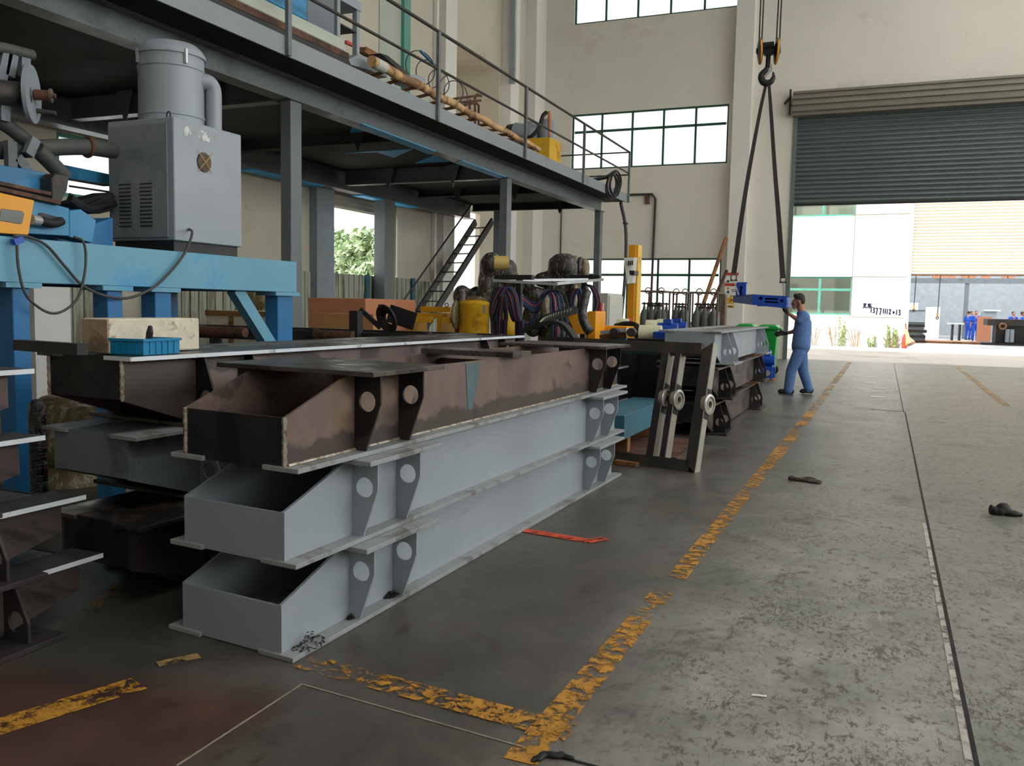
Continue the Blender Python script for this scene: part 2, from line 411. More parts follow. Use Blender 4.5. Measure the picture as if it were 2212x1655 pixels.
# far wall with its openings
W1 = (-9.27, -4.30, 10.03, 11.9); W2 = (-9.27, -4.47, 5.64, 7.33); W3 = (-9.27, -4.52, .95, 2.9); W4 = (-3.5, 3.0, 10.32, 11.9); D1 = (-2.62, 5.6, 0, 7.0)
rect = lambda r: [(r[0], r[2]), (r[1], r[2]), (r[1], r[3]), (r[0], r[3])]
struct(M().plate([(XL-.4, 0), (D1[0], 0), (D1[0], D1[3]), (D1[1], D1[3]), (D1[1], 0), (XR, 0), (XR, ZC), (XL-.4, ZC)], [rect(W1), rect(W2), rect(W3), rect(W4)],
       (0, YF, 0), (1, 0, 0), (0, 0, 1), (0, .3, 0)).build('wall_far', m_wall))
struct(M().box(-4.30, -3.80, YF-.36, YF-.002, 0, ZC).build('wall_far_pilaster', m_pil))
struct(M().box(XR, XR+.3, YB, YF, 0, ZC).build('wall_right', m_wall))
struct(M().box(XL, XR, YB-.3, YB, 0, ZC).build('wall_back', m_wall))
# left wall: yard openings below, a tall recess above
O1 = (15.05, 17.7, 0, 4.25); O2 = (20.4, 22.3, 0, 3.9); O3 = (20.35, 23.45, 5.2, 8.15); O4 = (8.75, 11.2, 2.75, 3.62)
struct(M().plate([(YB, 0), (O1[0], 0), (O1[0], O1[3]), (O1[1], O1[3]), (O1[1], 0), (O2[0], 0), (O2[0], O2[3]), (O2[1], O2[3]), (O2[1], 0), (YF, 0), (YF, ZC), (YB, ZC)],
       [rect(O3), rect(O4)], (XL, 0, 0), (0, 1, 0), (0, 0, 1), (-.14, 0, 0)).build('wall_left', m_wall2))
rc = M().box(XL-1.5, XL-1.4, O3[0]-.2, O3[1]+.2, O3[2]-.3, O3[3]+.3).box(XL-1.4, XL-.142, O3[1]+.002, O3[1]+.2, O3[2]-.3, O3[3]+.2)
rc.box(XL-1.4, XL-.142, O3[0]-.2, O3[0]-.002, O3[2]-.3, O3[3]+.2).box(XL-1.4, XL-.142, O3[0]-.2, O3[1]+.2, O3[3]+.002, O3[3]+.2)
struct(rc.build('wall_recess', m_wall2))
def pilaster(y0, y1, d, mat, z1=ZC): return struct(M().box(XL+.002, XL+d, y0, y1, 0, z1).build('wall_left_pilaster', mat))
pilaster(14.45, 15.03, .18, paint('blue_grey_column', (150, 160, 168), .6), 4.4)
pilaster(19.75, 20.36, .2, m_pil); pilaster(23.6, 24.2, .3, m_pil)
pilaster(25.45, YF-.002, .32, m_pil)
for i, (a, b, c, d) in enumerate((W1, W2, W3, W4)):
    n = 6 if i != 3 else 7
    w = M(); t = .05
    w.box(a, b, YF+.06, YF+.13, c, c+t).box(a, b, YF+.06, YF+.13, d-t, d).box(a, a+t, YF+.06, YF+.13, c+t, d-t).box(b-t, b, YF+.06, YF+.13, c+t, d-t)
    mu = [a+(b-a)*q/5 for q in range(1, 5)] if i != 3 else [a+(b-a)*q/6 for q in range(1, 6)]
    hz = {0: None, 1: c+(d-c)*.68, 2: 2.4, 3: None}[i]
    for x in mu: w.box(x-.028, x+.028, YF+.06, YF+.13, c+t, d-t)
    if hz:
        q = [a+t]+mu+[b-t]
        for x0, x1 in zip(q, q[1:]): w.box(x0+.03, x1-.03, YF+.065, YF+.125, hz-.035, hz+.035)
    o = struct(w.build('window_%d' % (i+1), m_green))
    M().box(a+t, b-t, YF+.09, YF+.098, c+t, d-t).build('pane', m_paneh if i == 1 else m_pane, o)
# clear storey window in the left wall and the small one behind the machine
for i, (a, b, c, d) in ((5, O4),):
    w = M(); t = .06
    w.box(XL-.12, XL-.03, a, b, c, c+t).box(XL-.12, XL-.03, a, b, d-t, d).box(XL-.12, XL-.03, a, a+t, c+t, d-t).box(XL-.12, XL-.03, b-t, b, c+t, d-t)
    nn = 1
    for q in range(1, nn): y = a+(b-a)*q/nn; w.box(XL-.12, XL-.03, y-.04, y+.04, c+t, d-t)
    o = struct(w.build('window_%d' % i, m_teal))
    M().box(XL-.09, XL-.08, a+t, b-t, c+t, d-t).build('pane', m_paneh, o)
# floor joints and painted lines
J = lambda *p: [at(x, y, z=0) for x, y in p]
def strip(name, a, b, w, mat, z=.001, th=.0015):
    a, b = Vector(a), Vector(b); n = (b-a).normalized(); s = Vector((-n.y, n.x, 0))*w/2; k = Vector((0, 0, z))
    return flat(name, [a-s+k, b-s+k, b+s+k, a+s+k], mat, th=th)
strip('floor_joint', (.325, -1, 0), (.318, 13.27, 0), .014, m_joint); strip('floor_joint', (.303, 1.5, 0), (.300, 6.2, 0), .022, worn_line('pale_slab_edge', (190, 184, 176), .46, 14))
strip('floor_joint', (.30, 13.27, 0), (.28, YF, 0), .01, m_joint)
strip('floor_joint', (.32, 13.27, 0), (-.12, 13.35, 0), .02, m_joint)
q = J((652, 1479), (1190, 1632), (1330, 1668), (382, 1655), (640, 1470), (560, 1448))
strip('floor_joint', q[0], q[1], .006, m_jointp); strip('floor_joint', q[1], q[2], .012, m_joint); strip('floor_joint', q[0], q[3], .006, m_jointp)
for w_, pts in ((.11, [(-.935, 2.32), (-.915, 4.1)]), (.10, [(-.905, 4.3), (-.885, 8.2)]), (.12, [(-.88, 8.2), (-.86, 12.6)])):
    strip('floor_marking', (*pts[0], 0), (*pts[1], 0), w_, m_line, .0015)
strip('floor_marking', (-.86, 12.7, 0), (-.845, 25.9, 0), .12, m_line2, .0015)
a, b = at(655, 1430, z=0), at(1235, 1585, z=0); strip('floor_marking', a, b, .12, worn_line('broken_yellow_paint', (204, 146, 54), .525, 21), .003)
strip('floor_marking', at(-60, 1590, z=0), at(300, 1478, z=0), .12, m_line, .003)
strip('floor_marking', at(340, 1437, z=0), at(430, 1418, z=0), .05, m_line2, .003)
strip('floor_marking', at(180, 1320, z=0), at(270, 1265, z=0), .12, worn_line('specks_of_yellow', (176, 130, 60), .56), .003)
strip('floor_marking', at(1130, 1146, z=0), at(1272, 1170, z=0), .085, m_spray, .003)
strip('floor_marking', at(1268, 1172, z=0), at(1308, 1164, z=0), .07, m_spray, .0045)
strip('floor_marking', (1.75, 15, 0), (1.8, 25.8, 0), .12, m_line2, .0015)
# ------------------------------------------------------------------ roller door in the far wall
def corrug(y, x0, x1, z0, z1, pitch, amp, th=.02, axis='x', sgn=-1):
    """roller-shutter curtain: a slatted profile of real depth"""
    n = int((z1-z0)/pitch); pr = []
    for i in range(n):
        z = z0+i*pitch
        for f, d in ((0, 0), (.12, .1), (.35, .9), (.5, 1), (.7, .85), (.92, .12)): pr.append((z+f*pitch, d*amp))
    pr.append((z1, 0)); m = M(); bm = m.bm
    P = (lambda x, d, z: (x, y+sgn*d, z)) if axis == 'x' else (lambda x, d, z: (y-sgn*d, x, z))
    A = [bm.verts.new(P(x0, d, z)) for z, d in pr]; B = [bm.verts.new(P(x1, d, z)) for z, d in pr]
    A2 = [bm.verts.new(P(x0, d-th, z)) for z, d in pr]; B2 = [bm.verts.new(P(x1, d-th, z)) for z, d in pr]
    for i in range(len(pr)-1):
        for q in ((A[i], A[i+1], B[i+1], B[i]), (A2[i], B2[i], B2[i+1], A2[i+1]), (A[i], A2[i], A2[i+1], A[i+1]), (B[i], B[i+1], B2[i+1], B2[i])): bm.faces.new(q)
    bm.faces.new((A[0], B[0], B2[0], A2[0])); bm.faces.new((A[-1], A2[-1], B2[-1], B[-1]))
    return m
d = corrug(YF+.14, D1[0]-.01, D1[1], 4.42, 7.0, .125, .058).build('door_1', m_shut); struct(d, 'grey slatted roller shutter half raised over the street opening')
h = M(); prof = [(YF-.002, 6.80), (YF-.30, 6.80), (YF-.30, 6.88), (YF-.40, 6.90), (YF-.42, 7.0), (YF-.36, 7.02), (YF-.36, 7.05), (YF-.42, 7.07), (YF-.42, 7.16), (YF-.36, 7.18), (YF-.36, 7.21), (YF-.42, 7.23), (YF-.42, 7.31), (YF-.35, 7.33), (YF-.35, 7.36), (YF-.40, 7.38), (YF-.40, 7.44), (YF-.002, 7.46)]
h.plate([(y, z) for y, z in prof], [], (D1[0]-.05, 0, 0), (0, 1, 0), (0, 0, 1), (D1[1]-D1[0]+.1, 0, 0)); h.build('shutter_hood', m_hood, d)
g = M().box(D1[0]-.03, D1[0]+.07, YF-.05, YF-.002, 0, 6.8); g.build('guide_rail', m_shut, d)
g = M().bar((D1[0]-.14, YF-.2, 6.85), (D1[0]-.14, YF-.2, 7.55), .05, .05).bar((D1[0]-.3, YF-.05, 7.2), (D1[0]-.14, YF-.3, 7.3), .05, .05)
g.bar((D1[0]-.14, YF-.22, 7.1), (D1[0]-.04, YF-.22, 7.1), .03, .03); g.build('shutter_bracket', m_dark, d)
M().box(D1[0], D1[1], YF+.125, YF+.16, 4.36, 4.42).build('bottom_rail', m_black, d)
# yard shutter in the left wall
d2 = corrug(XL-.10, O1[0]+.005, O1[1]-.005, 3.33, 4.24, .1, .03, axis='y').build('door_2', m_shut3); struct(d2, 'beige roller shutter over the yard opening')
# ------------------------------------------------------------------ mezzanine
XE, ZT, ZD, ZB, YM0, YM1 = -5.976, 4.155, 3.985, 3.715, 1.0, 21.2
mz = thing('mezzanine_platform', 'long grey steel mezzanine platform on columns along the wall', 'mezzanine', (-8.2, 12, 0))
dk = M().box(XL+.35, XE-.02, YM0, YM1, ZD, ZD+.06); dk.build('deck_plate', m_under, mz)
M().box(XL+.35, XE-.05, YM0, YM1-.1, ZD+.062, ZT-.06).build('deck_floor', m_deck, mz)
M().box(XE-.02, XE, YM0, YM1, ZD-.03, ZT+.0).build('edge_channel', m_deck, mz)
M().box(XL+.36, XE-.021, YM1-.02, YM1, ZD-.005, ZT).build('end_channel', m_deck, mz)
XB = -6.60  # front beam centre; I-beam
def ibeam(m, x, y0, y1, zb, zt, w, t=.02):
    m.box(x-w/2, x+w/2, y0, y1, zb, zb+t); m.box(x-w/2, x+w/2, y0, y1, zt-t, zt); m.box(x-t/2, x+t/2, y0, y1, zb+t, zt-t)
m = M(); ibeam(m, XB, YM0, 21.0, ZB, ZD-.001, .22); m.build('main_beam', m_steelgrey, mz)
m = M(); ibeam(m, -10.18, YM0, 21.0, ZB-.1, ZD-.001, .26); m.build('main_beam', m_steelgrey, mz)
colY = [8.62, 15.02, 20.75]
for y in (2.2, 5.4, 8.62, 11.8, 15.02, 18.0, 20.9):
    m = M(); zb = ZB-.02 if y in colY else ZB+.1
    m.box(-10.05, XB-.115, y-.08, y+.08, zb, zb+.018).box(-10.05, XB-.02, y-.008, y+.008, zb+.018, ZD-.001)
    for xg in (-7.6, -9.0): m.prism([(xg-.13, y-.11, ZD-.001), (xg+.13, y-.11, ZD-.001), (xg+.01, y-.11, zb-.12), (xg-.01, y-.11, zb-.12)], (0, .015, 0))
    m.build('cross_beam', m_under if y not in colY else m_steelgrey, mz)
UB = ZD-.012
for pg in ([(783, 268), (778, 277), (927, 334), (942, 328)], [(998, 347), (984, 353), (1079, 386), (1093, 383)], [(761, 274), (793, 284), (756, 287)], [(748, 331), (892, 322), (851, 341), (814, 329)], [(937, 337), (972, 349), (897, 353)], [(873, 386), (1050, 376), (990, 387)]):
    zz = ZB-.012 if pg[0][0] in (783, 998) else UB
    M().prism([at(x, y, z=zz) for x, y in pg], (0, 0, .011)).build('painted_patch', m_blueunder, mz)
for y0, y1 in ((12.2, 14.3), (15.7, 16.44), (16.9, 18.0)): M().box(-10.33, -10.05, y0, y1, ZB-.13, ZB-.102).build('painted_strip', m_blueunder, mz)
for y in colY: M().box(XB-.075, XB+.075, y, y+.21, 0, ZB-.001).build('column', m_steelgrey, mz, bevel=.006)
for y in (16.45,): M().box(-10.27, -10.0, y, y+.42, 0, ZB-.1).build('column', m_steelgrey, mz, bevel=.006)
M().box(-9.0, -8.78, 19.9, 20.2, 0, ZB-.02).build('column', m_steelgrey, mz, bevel=.006)
rl = M(); rl.box(XE-.03, XE+.012, YM0, YM0+.02, ZT-.02, ZT+1.01)
rail = rl.build('railing', m_steelgrey, mz)
py = [1.3, 4.55, 7.83, 11.2, 14.46, 17.68, 21.17]
for y in py: M().box(XE+.001, XE+.045, y-.03, y+.03, ZD-.03, ZT+1.01).build('railing_post', m_steelgrey, rail)
M().cyl((XE+.02, YM0, ZT+1.015), (XE+.02, 21.2, ZT+1.015), .024, seg=10).build('top_rail', m_dark, rail)
M().cyl((XE+.02, YM0, ZT+.505), (XE+.02, 21.2, ZT+.505), .020, seg=10).build('middle_rail', m_dark, rail)
M().cyl((XE+.02, 21.17, ZT+1.015), (-9.6, 21.17, ZT+1.015), .018, seg=10).build('top_rail', m_dark, rail)
M().cyl((XE+.02, 21.17, ZT+.47), (-9.6, 21.17, ZT+.47), .018, seg=10).build('middle_rail', m_dark, rail)
# stair behind the rear beam
st = thing('steel_stair', 'steep dark steel stair rising to the mezzanine by the yard opening', 'stairs', (-9.95, 20, 0))
ends = []
for x, pt, pb in ((-9.45, (1062, 480), (973, 621)), (-10.0, (1032, 472), (973, 564))):
    a, b = at(*pt, x=x), at(*pb, x=x); a = b+(a-b)*((3.55-b.z)/(a.z-b.z)); b = a+(b-a)*((.06-a.z)/(b.z-a.z)); ends.append((b, a))
    M().bar(b, a, .05, .17).build('stringer', m_black, st)
for i in range(14):
    f = (i+.8)/14.6; p, q = ends[0][0].lerp(ends[0][1], f), ends[1][0].lerp(ends[1][1], f); M().bar(p+Vector((-.03, 0, 0)), q+Vector((.03, 0, 0)), .2, .022).build('tread', m_black, st)
h0, h1 = ends[1]; M().bar(h0+Vector((0, 0, .8)), h1+Vector((0, 0, .62)), .03, .03).build('handrail', m_black, st)
# ------------------------------------------------------------------ box-beam frames
def frame(name, label, group, ox, oy, oz, style, L=4.22, W=.675, H=.36, flip=False, kx=.016, ky=.10, mid=False, taper=(.42, 0), name_extra=None, sides=(1, 1)):
    S = style
    def T(u, v, w):
        w2 = H-w if flip else w
        return Vector((ox-u+kx*v, oy+v+ky*u, oz+w2))
    root = thing(name, label, 'steel frame', T(W/2, L/2, H if flip else 0), 0, group)
    def hx(m, u0, u1, v0, v1, w0, w1):
        return m.hexa([T(u0, v0, w0), T(u1, v0, w0), T(u1, v1, w0), T(u0, v1, w0)], [T(u0, v0, w1), T(u1, v0, w1), T(u1, v1, w1), T(u0, v1, w1)])
    fl, wb, hz = .019, .014, H-.021
    he = .205*H/.36
    for u0 in (0, W-.18):
        hx(M(), u0, u0+.18, 0, L, 0, fl).build('flange', S['flange'], root, bevel=.002)
    if S.get('edge'):
        hx(M(), -.004, -.0004, 0, L, 0, fl).build('flange_edge', S['edge'], root); hx(M(), 0, .18, -.004, -.0004, 0, fl).build('flange_edge', S['edge'], root)
    vf = L-.06; t0, t1 = taper
    hx(M(), .0705+wb, W-.0705-wb, .031, vf-.02, .006, .014).build('base_plate', S['web'] if not flip else S.get('deck', m_topst), root)
    out = [(.015, fl), (.015, he), (t0, hz), (vf-t1, hz), (vf, hz if not t1 else he), (vf, fl)]
    if not t1: out = out[:4]+[out[5]]
    for u0 in (.07, W-.07-wb):
        M().hexa([T(u0, v, w) for v, w in out], [T(u0+wb, v, w) for v, w in out]).build('side_web', S['web'], root)
    hx(M(), .07+wb, W-.07-wb, .016, .030, .004, he-.004).build('end_plate', S['end'], root)
    if t1: hx(M(), .07+wb, W-.07-wb, vf-.016, vf-.002, .004, he-.004).build('end_plate', S['end'], root)
    for v in (1.0, L*.5, L-.95): hx(M(), .07+wb, W-.07-wb, v, v+.012, fl+.03, hz-.03 if v != 1. else hz-.002).build('cross_plate', S['web'], root)
    hx(M(), W*.52, W*.52+.012, 1.012, L*.5, fl+.02, hz-.05).build('inner_plate', S['web'], root)
    cov = [(.36, .96), (L-.86, L-.26)] if L > 3 else [(.36, .96)]
    for a, b in cov: hx(M(), -.095, W+.095, a, b, hz, H-.0005).build('cover_plate', S['cover'], root, bevel=.002)
    if mid: hx(M(), .0, W-.05, 1.93, 2.2, hz+.002, H+.012).build('cover_plate', m_topst, root, bevel=.002)
    # holed gussets both sides
    o2 = [(.07, fl), (.012, fl), (-.062, H*.62), (-.062, hz-.001), (.07, hz-.001)]
    for a, b in cov:
        for v in (a+.10, b-.15):
            for side in (0, 1):
                f = (lambda u: u) if not side else (lambda u: W-u)
                m = M(); n = 22; hole = circ(.005, H*.63, .043, n)
                loops = [o2, hole]
                tri = geometry.tessellate_polygon([[Vector((x, y, 0)) for x, y in l] for l in loops]); fp = [p for l in loops for p in l]
                A = [m.bm.verts.new(T(f(x), v, y)) for x, y in fp]; B = [m.bm.verts.new(T(f(x), v+.012, y)) for x, y in fp]
                for i, j, k in tri:
                    for V in (A, B): m.bm.faces.new((V[i], V[j], V[k]))
                k0 = 0
                for l in loops:
                    for i in range(len(l)):
                        i2 = k0+(i+1) % len(l); m.bm.faces.new((A[k0+i], A[i2], B[i2], B[k0+i]))
                    k0 += len(l)
                m.build('gusset', S['gusset'], root)
    if S.get('weld'):
        for u in (.066, ):
            M().tube([T(u, v, fl+.004) for v in [.02+i*(vf-.02)/24 for i in range(25)]], .007, 6).build('weld_seam', m_weld, root, True)
        for u in (.076, W-.076):
            M().tube([T(u, .012, fl+i*(he-fl)/10) for i in range(11)], [.008+.003*(i % 2) for i in range(11)], 6).build('weld_seam', m_weld, root, True)
    return root
GREY = dict(flange=m_gedge, web=m_grey, end=m_grey, cover=m_gedge, gusset=m_grey)
DGREY = dict(deck=m_grey2, flange=m_gedge, web=m_grey2, end=m_grey2, cover=m_dark, gusset=m_grey2)
BRN = dict(flange=m_gedge, web=m_band, end=m_millend, cover=m_topst, gusset=m_milldark, weld=1)
BRN2 = dict(edge=m_wedge, flange=m_topst, web=m_mill, end=m_millend, cover=m_topst, gusset=m_milldark, weld=1)
BRN3 = dict(flange=m_topst, web=m_mill2, end=m_millend, cover=m_milldark, gusset=m_milldark)
frame('box_beam_frame', 'grey primed box beam frame lying on the floor, bottom of the three-high stack', 'box beam frames in the big stack', -1.98, 2.62, 0.0005, GREY)
frame('box_beam_frame', 'grey primed box beam frame in the middle, under the bare brown one', 'box beam frames in the big stack', -1.965, 2.62, .361, GREY)
fr3 = frame('box_beam_frame', 'bare brown steel frame with burnt black end plate on two grey frames', 'box beam frames in the big stack', -1.955, 2.62, .7215, BRN, mid=True)
frame('box_beam_frame', 'upturned brown frame carrying the timber block and blue tray', 'box beam frames in the second stack', -3.08, 2.92, .735, BRN2, flip=True, L=4.45)
frame('box_beam_frame', 'dark grey upturned frame below the one carrying the timber block', 'box beam frames in the second stack', -3.07, 2.93, .373, DGREY, flip=True, L=4.3)
frame('box_beam_frame', 'dark brown upturned frame at the bottom, its end peeping behind the grey stack', 'box beam frames in the second stack', -2.90, 2.78, .0115, BRN3, flip=True, L=4.3, W=.62)
labs = ['low bare steel frame on the floor with white-edged flange, lowest at the frame edge', 'low bare steel frame second from the floor with bright flange edge',
        'low bare steel frame third from the floor, wrapped machine behind it', 'low bare steel frame topmost by the blue table leg']
for i in range(4):
    # far end faces the second stack
    yo = [2.70, 2.62, 2.46, 2.42][i]; xo = [-3.03, -3.03, -3.06, -3.06][i]
    L = 3.2; H = .268
    rt = frame('low_beam_frame', labs[i], 'low frames at the table leg', xo, yo-L, .0005+i*.2685, dict(edge=m_wedge, flange=m_milldark, web=m_mill2, end=m_millend, cover=m_milldark, gusset=m_milldark), L=L, H=H, flip=True, taper=(.3, .42), kx=.0, ky=.0)
far = [('grey primed upturned frame on top of the far stack', GREY, -1.56, 9.24, .765), ('brown upturned frame in the middle of the far stack', BRN3, -1.585, 9.3, .3835), ('brown upturned frame on the floor under the far stack', BRN3, -1.61, 9.2, .0015)]
for lb, stl, x, y, z in far:
    frame('box_beam_frame', lb, 'box beam frames in the far stack', x, y, z, stl, flip=True, H=.36 if z < .5 else .37, L=4.0, ky=.06, kx=.0)
for i, lb in enumerate(('short dark frame on the floor behind the leaning frame', 'short dark frame stacked on the one behind the leaning frame')):
    frame('short_beam_frame', lb, 'short frames behind the leaning frame', -2.62, 7.62, .0005+.3615*i, dict(edge=m_gedge, flange=m_topst, web=m_milldark, end=m_millend, cover=m_milldark, gusset=m_milldark), L=1.9, flip=True, kx=0, ky=0)
for x, y, z in ((-1.9, 10.2, .3625), (-1.9, 12.4, .3625), (-1.9, 10.2, .7445), (-1.9, 12.4, .7445)):
    tag(M().box(x-.35, x+.35, y-.04, y+.04, z, z+.02).build('timber_batten', m_wood2), 'thin timber batten between frames of the far stack', 'batten', 'battens in the far stack')
xw = -1.955-.07+.016*1.4+.0032
M().prism([at(x, y, x=xw) for x, y in ((1006, 786), (1040, 783), (1023, 868), (1018, 886), (1011, 884))], (.0006, 0, 0)).build('primer_mark', paint('teal_primer_mark', (84, 104, 110), .6, 0, .2, 8), fr3)
# swarf left on the flanges
def swarf(c, r, n, label):
    m = M()
    for i in range(n):
        a, d = random.random()*6.28, r*math.sqrt(random.random()); h = max(0, (1-d/r))*r*.7*random.random()
        p = Vector(c)+Vector((math.cos(a)*d*.5, math.sin(a)*d, h+.003)); q = Vector((random.uniform(-1, 1), random.uniform(-1, 1), random.uniform(-.5, .5))).normalized()
        m.bar(p-q*.006, p+q*.006, .004, .003)
    tag(m.build('steel_swarf', m_black), label, 'swarf', kind='stuff')
swarf((-2.025, 3.08, .0145), .035, 90, 'small dark heap of swarf on the lower flange before the first gusset')
swarf((-2.02, 3.40, .0145), .05, 160, 'dark heap of steel swarf on the lower flange between gussets')
swarf((-2.01, 2.76, .0145), .09, 70, 'scatter of dark shavings on the lower flange near the end plate')
swarf((-1.95, 6.45, .736), .06, 150, 'heap of steel shavings on the brown frame flange by the far gussets')
# timber block and blue tray
z = 1.096
tb = thing('timber_block', 'squared pale timber block lying on the brown frame behind the blue tray', 'timber', (-3.45, 3.15, z))
p0 = at(236, 765, z=z); p1 = at(432, 755, z=z); p2 = at(178, 762, z=z)
dv = (p1-p0).normalized(); sv = Vector((-dv.y, dv.x, 0)); ln = (p1-p0).length; wd = .17; hh = .165
M().obox((p0+p1)/2+sv*wd/2+Vector((0, 0, hh/2)), dv, sv, (0, 0, 1), ln-.004, wd, hh).build('timber', m_wood, tb, bevel=.008, seg=2)
M().obox(p0+sv*wd/2+Vector((0, 0, hh/2))-dv*.001, dv, sv, (0, 0, 1), .008, wd-.01, hh-.012).build('sawn_end', m_woodend, tb)
tr = thing('plastic_tray', 'blue plastic tray with ribbed sides on the brown frame', 'tray', at(330, 765, z=z))
c0 = at(270, 762, z=z); c1 = at(310, 768, z=z); c2 = at(388, 763, z=z)
xd = (c2-c1).normalized(); yd = Vector((-xd.y, xd.x, 0)); lx = (c2-c1).length*1.0; ly = .20; hz_ = .075
def tray_local(a, b, c): return c1+xd*a+yd*b+Vector((0, 0, c))
m = M(); t = .006
fb = lambda a0, a1, b0, b1, z0, z1: m.hexa([tray_local(a0, b0, z0), tray_local(a1, b0, z0), tray_local(a1, b1, z0), tray_local(a0, b1, z0)], [tray_local(a0, b0, z1), tray_local(a1, b0, z1), tray_local(a1, b1, z1), tray_local(a0, b1, z1)])
fb(0, lx, 0, ly, .001, t); fb(0, lx, 0, t, t, hz_); fb(0, lx, ly-t, ly, t, hz_); fb(0, t, t, ly-t, t, hz_); fb(lx-t, lx, t, ly-t, t, hz_)
mt_ = m; m = M(); fb(-.008, lx+.008, -.008, .0, hz_-.012, hz_); fb(-.008, lx+.008, ly, ly+.008, hz_-.012, hz_); fb(-.008, 0, 0, ly, hz_-.012, hz_); fb(lx, lx+.008, 0, ly, hz_-.012, hz_); m.build('rim', m_bin, tr)
m = mt_
for i in range(1, 6): fb(lx*i/6-.0015, lx*i/6+.0015, -.004, 0, .004, hz_-.013)
for i in range(1, 5): fb(-.004, 0, ly*i/5-.0015, ly*i/5+.0015, .004, hz_-.013)
m.build('tray_body', m_bin, tr)
c = tray_local(lx*.55, ly*.5, 0)
hd = M().prism([c+Vector((-.014, 0, .03)), c+Vector((.012, 0, .03)), c+Vector((.028, 0, .10)), c+Vector((.022, 0, .13)), c+Vector((.010, 0, .135)), c+Vector((-.006, 0, .10))], (0, .02, 0))
hd.hexa([c+Vector((-.014, -.06, .0075)), c+Vector((.012, -.06, .0075)), c+Vector((.012, .06, .0075)), c+Vector((-.014, .06, .0075))], [c+Vector((-.014, -.04, .03)), c+Vector((.012, -.04, .03)), c+Vector((.012, .04, .03)), c+Vector((-.014, .04, .03))])
tag(hd.build('black_hand_tool', m_rubber, None, False, .004), 'black tool handle standing up out of the blue tray', 'tool')
# ------------------------------------------------------------------ leaning portal frame
pf = thing('portal_frame', 'dark steel frame with three bright rails and round rings leaning by the grey stack', 'steel frame', (-1.6, 7.3, 0))
br = Vector((-1.40, 7.24, .0)); ud = Vector((-.98, .2, 0)).normalized(); lean = Vector((.052, .30, 1)).normalized(); nd = ud.cross(lean).normalized()
if nd.y > 0: nd = -nd
Hh = 1.13; Wd = 1.75
PF = lambda u, h, d=0: br+ud*u+lean*h-nd*d   # d: away from the viewer
def slab(m, u0, u1, h0, h1, d0, d1): return m.hexa([PF(u0, h0, d0), PF(u1, h0, d0), PF(u1, h1, d0), PF(u0, h1, d0)], [PF(u0, h0, d1), PF(u1, h0, d1), PF(u1, h1, d1), PF(u0, h1, d1)])
slab(M(), .10, Wd, Hh-.11, Hh-.01, .0, .10).build('top_bar', m_dark, pf)
slab(M(), .06, Wd, .0, .10, .0, .10).build('bottom_bar', m_dark, pf)
def post(u0, u1, h0a, h0b, h1a, h1b, mat, d0=.0, d1=.12):
    return M().hexa([PF(u0, h0a, d0), PF(u1, h0b, d0), PF(u1, h1b, d0), PF(u0, h1a, d0)], [PF(u0, h0a, d1), PF(u1, h0b, d1), PF(u1, h1b, d1), PF(u0, h1a, d1)]).build('post' if mat is not m_ground else 'rail', mat, pf)
post(0, .09, .0, .07, Hh, Hh-.07, m_dark); post(-.008, -.0005, .0, .0, Hh, Hh, m_ground, .0, .1)
post(.285, .33, .101, .101, Hh-.111, Hh-.111, m_milldark); post(.278, .2845, .101, .101, Hh-.111, Hh-.111, m_ground, .004, .116)
post(.395, .46, .101, .101, Hh-.111, Hh-.111, m_milldark); post(.388, .3945, .101, .101, Hh-.111, Hh-.111, m_ground, .004, .116)
post(Wd-.1, Wd, .101, .101, Hh-.111, Hh-.111, m_milldark)
for u, h in ((-.012, .60), (.272, .62), (.382, .62)):
    c = PF(u, h, .065); n = (-ud+nd*.14).normalized()
    m = M(); m.lathe([(.035, -.02), (.085, -.02), (.09, 0), (.09, .028), (.08, .034), (.066, .034), (.062, .022), (.045, .022), (.042, .03), (.030, .03), (.03, -.02)], c-n*.012, n, 28); m.build('ring', m_ground, pf, True)
    slab(M(), u+.001, u+.0045, h-.13, h+.13, .01, .115).build('burnt_patch', m_millend, pf)
tag(M().obox(at(1362, 1004, z=.02)+Vector((-.05, .05, 0)), (1, -.25, 0), (.25, 1, 0), (0, 0, 1), .22, .06, .04).build('wood_offcut', m_wood2, None, False, .004), 'short brown wood offcut on the floor under the leaning frame', 'wood')
pl = M().obox((-2.3, 8.45, .285), (1, 0, 0), (0, 1, 0), (0, 0, 1), .38, 1.7, .22).build('blue_steel_beam', m_tealb, None, False, .006)
tag(pl, 'blue-green steel beam lying behind the leaning frame', 'beam')
ft = M().obox((-2.05, 8.3, .02), (1, 0, 0), (0, 1, 0), (0, 0, 1), .8, 1.2, .038).build('rusty_plate', m_rust); tag(ft, 'flat rusty plate on the floor behind the leaning frame', 'plate')
for y in (7.8, 8.9): tag(M().box(-2.48, -2.12, y-.05, y+.05, .04, .174).build('timber_bearer', m_wood2), 'timber bearer under the blue-green beam', 'timber', 'bearers under the beam')
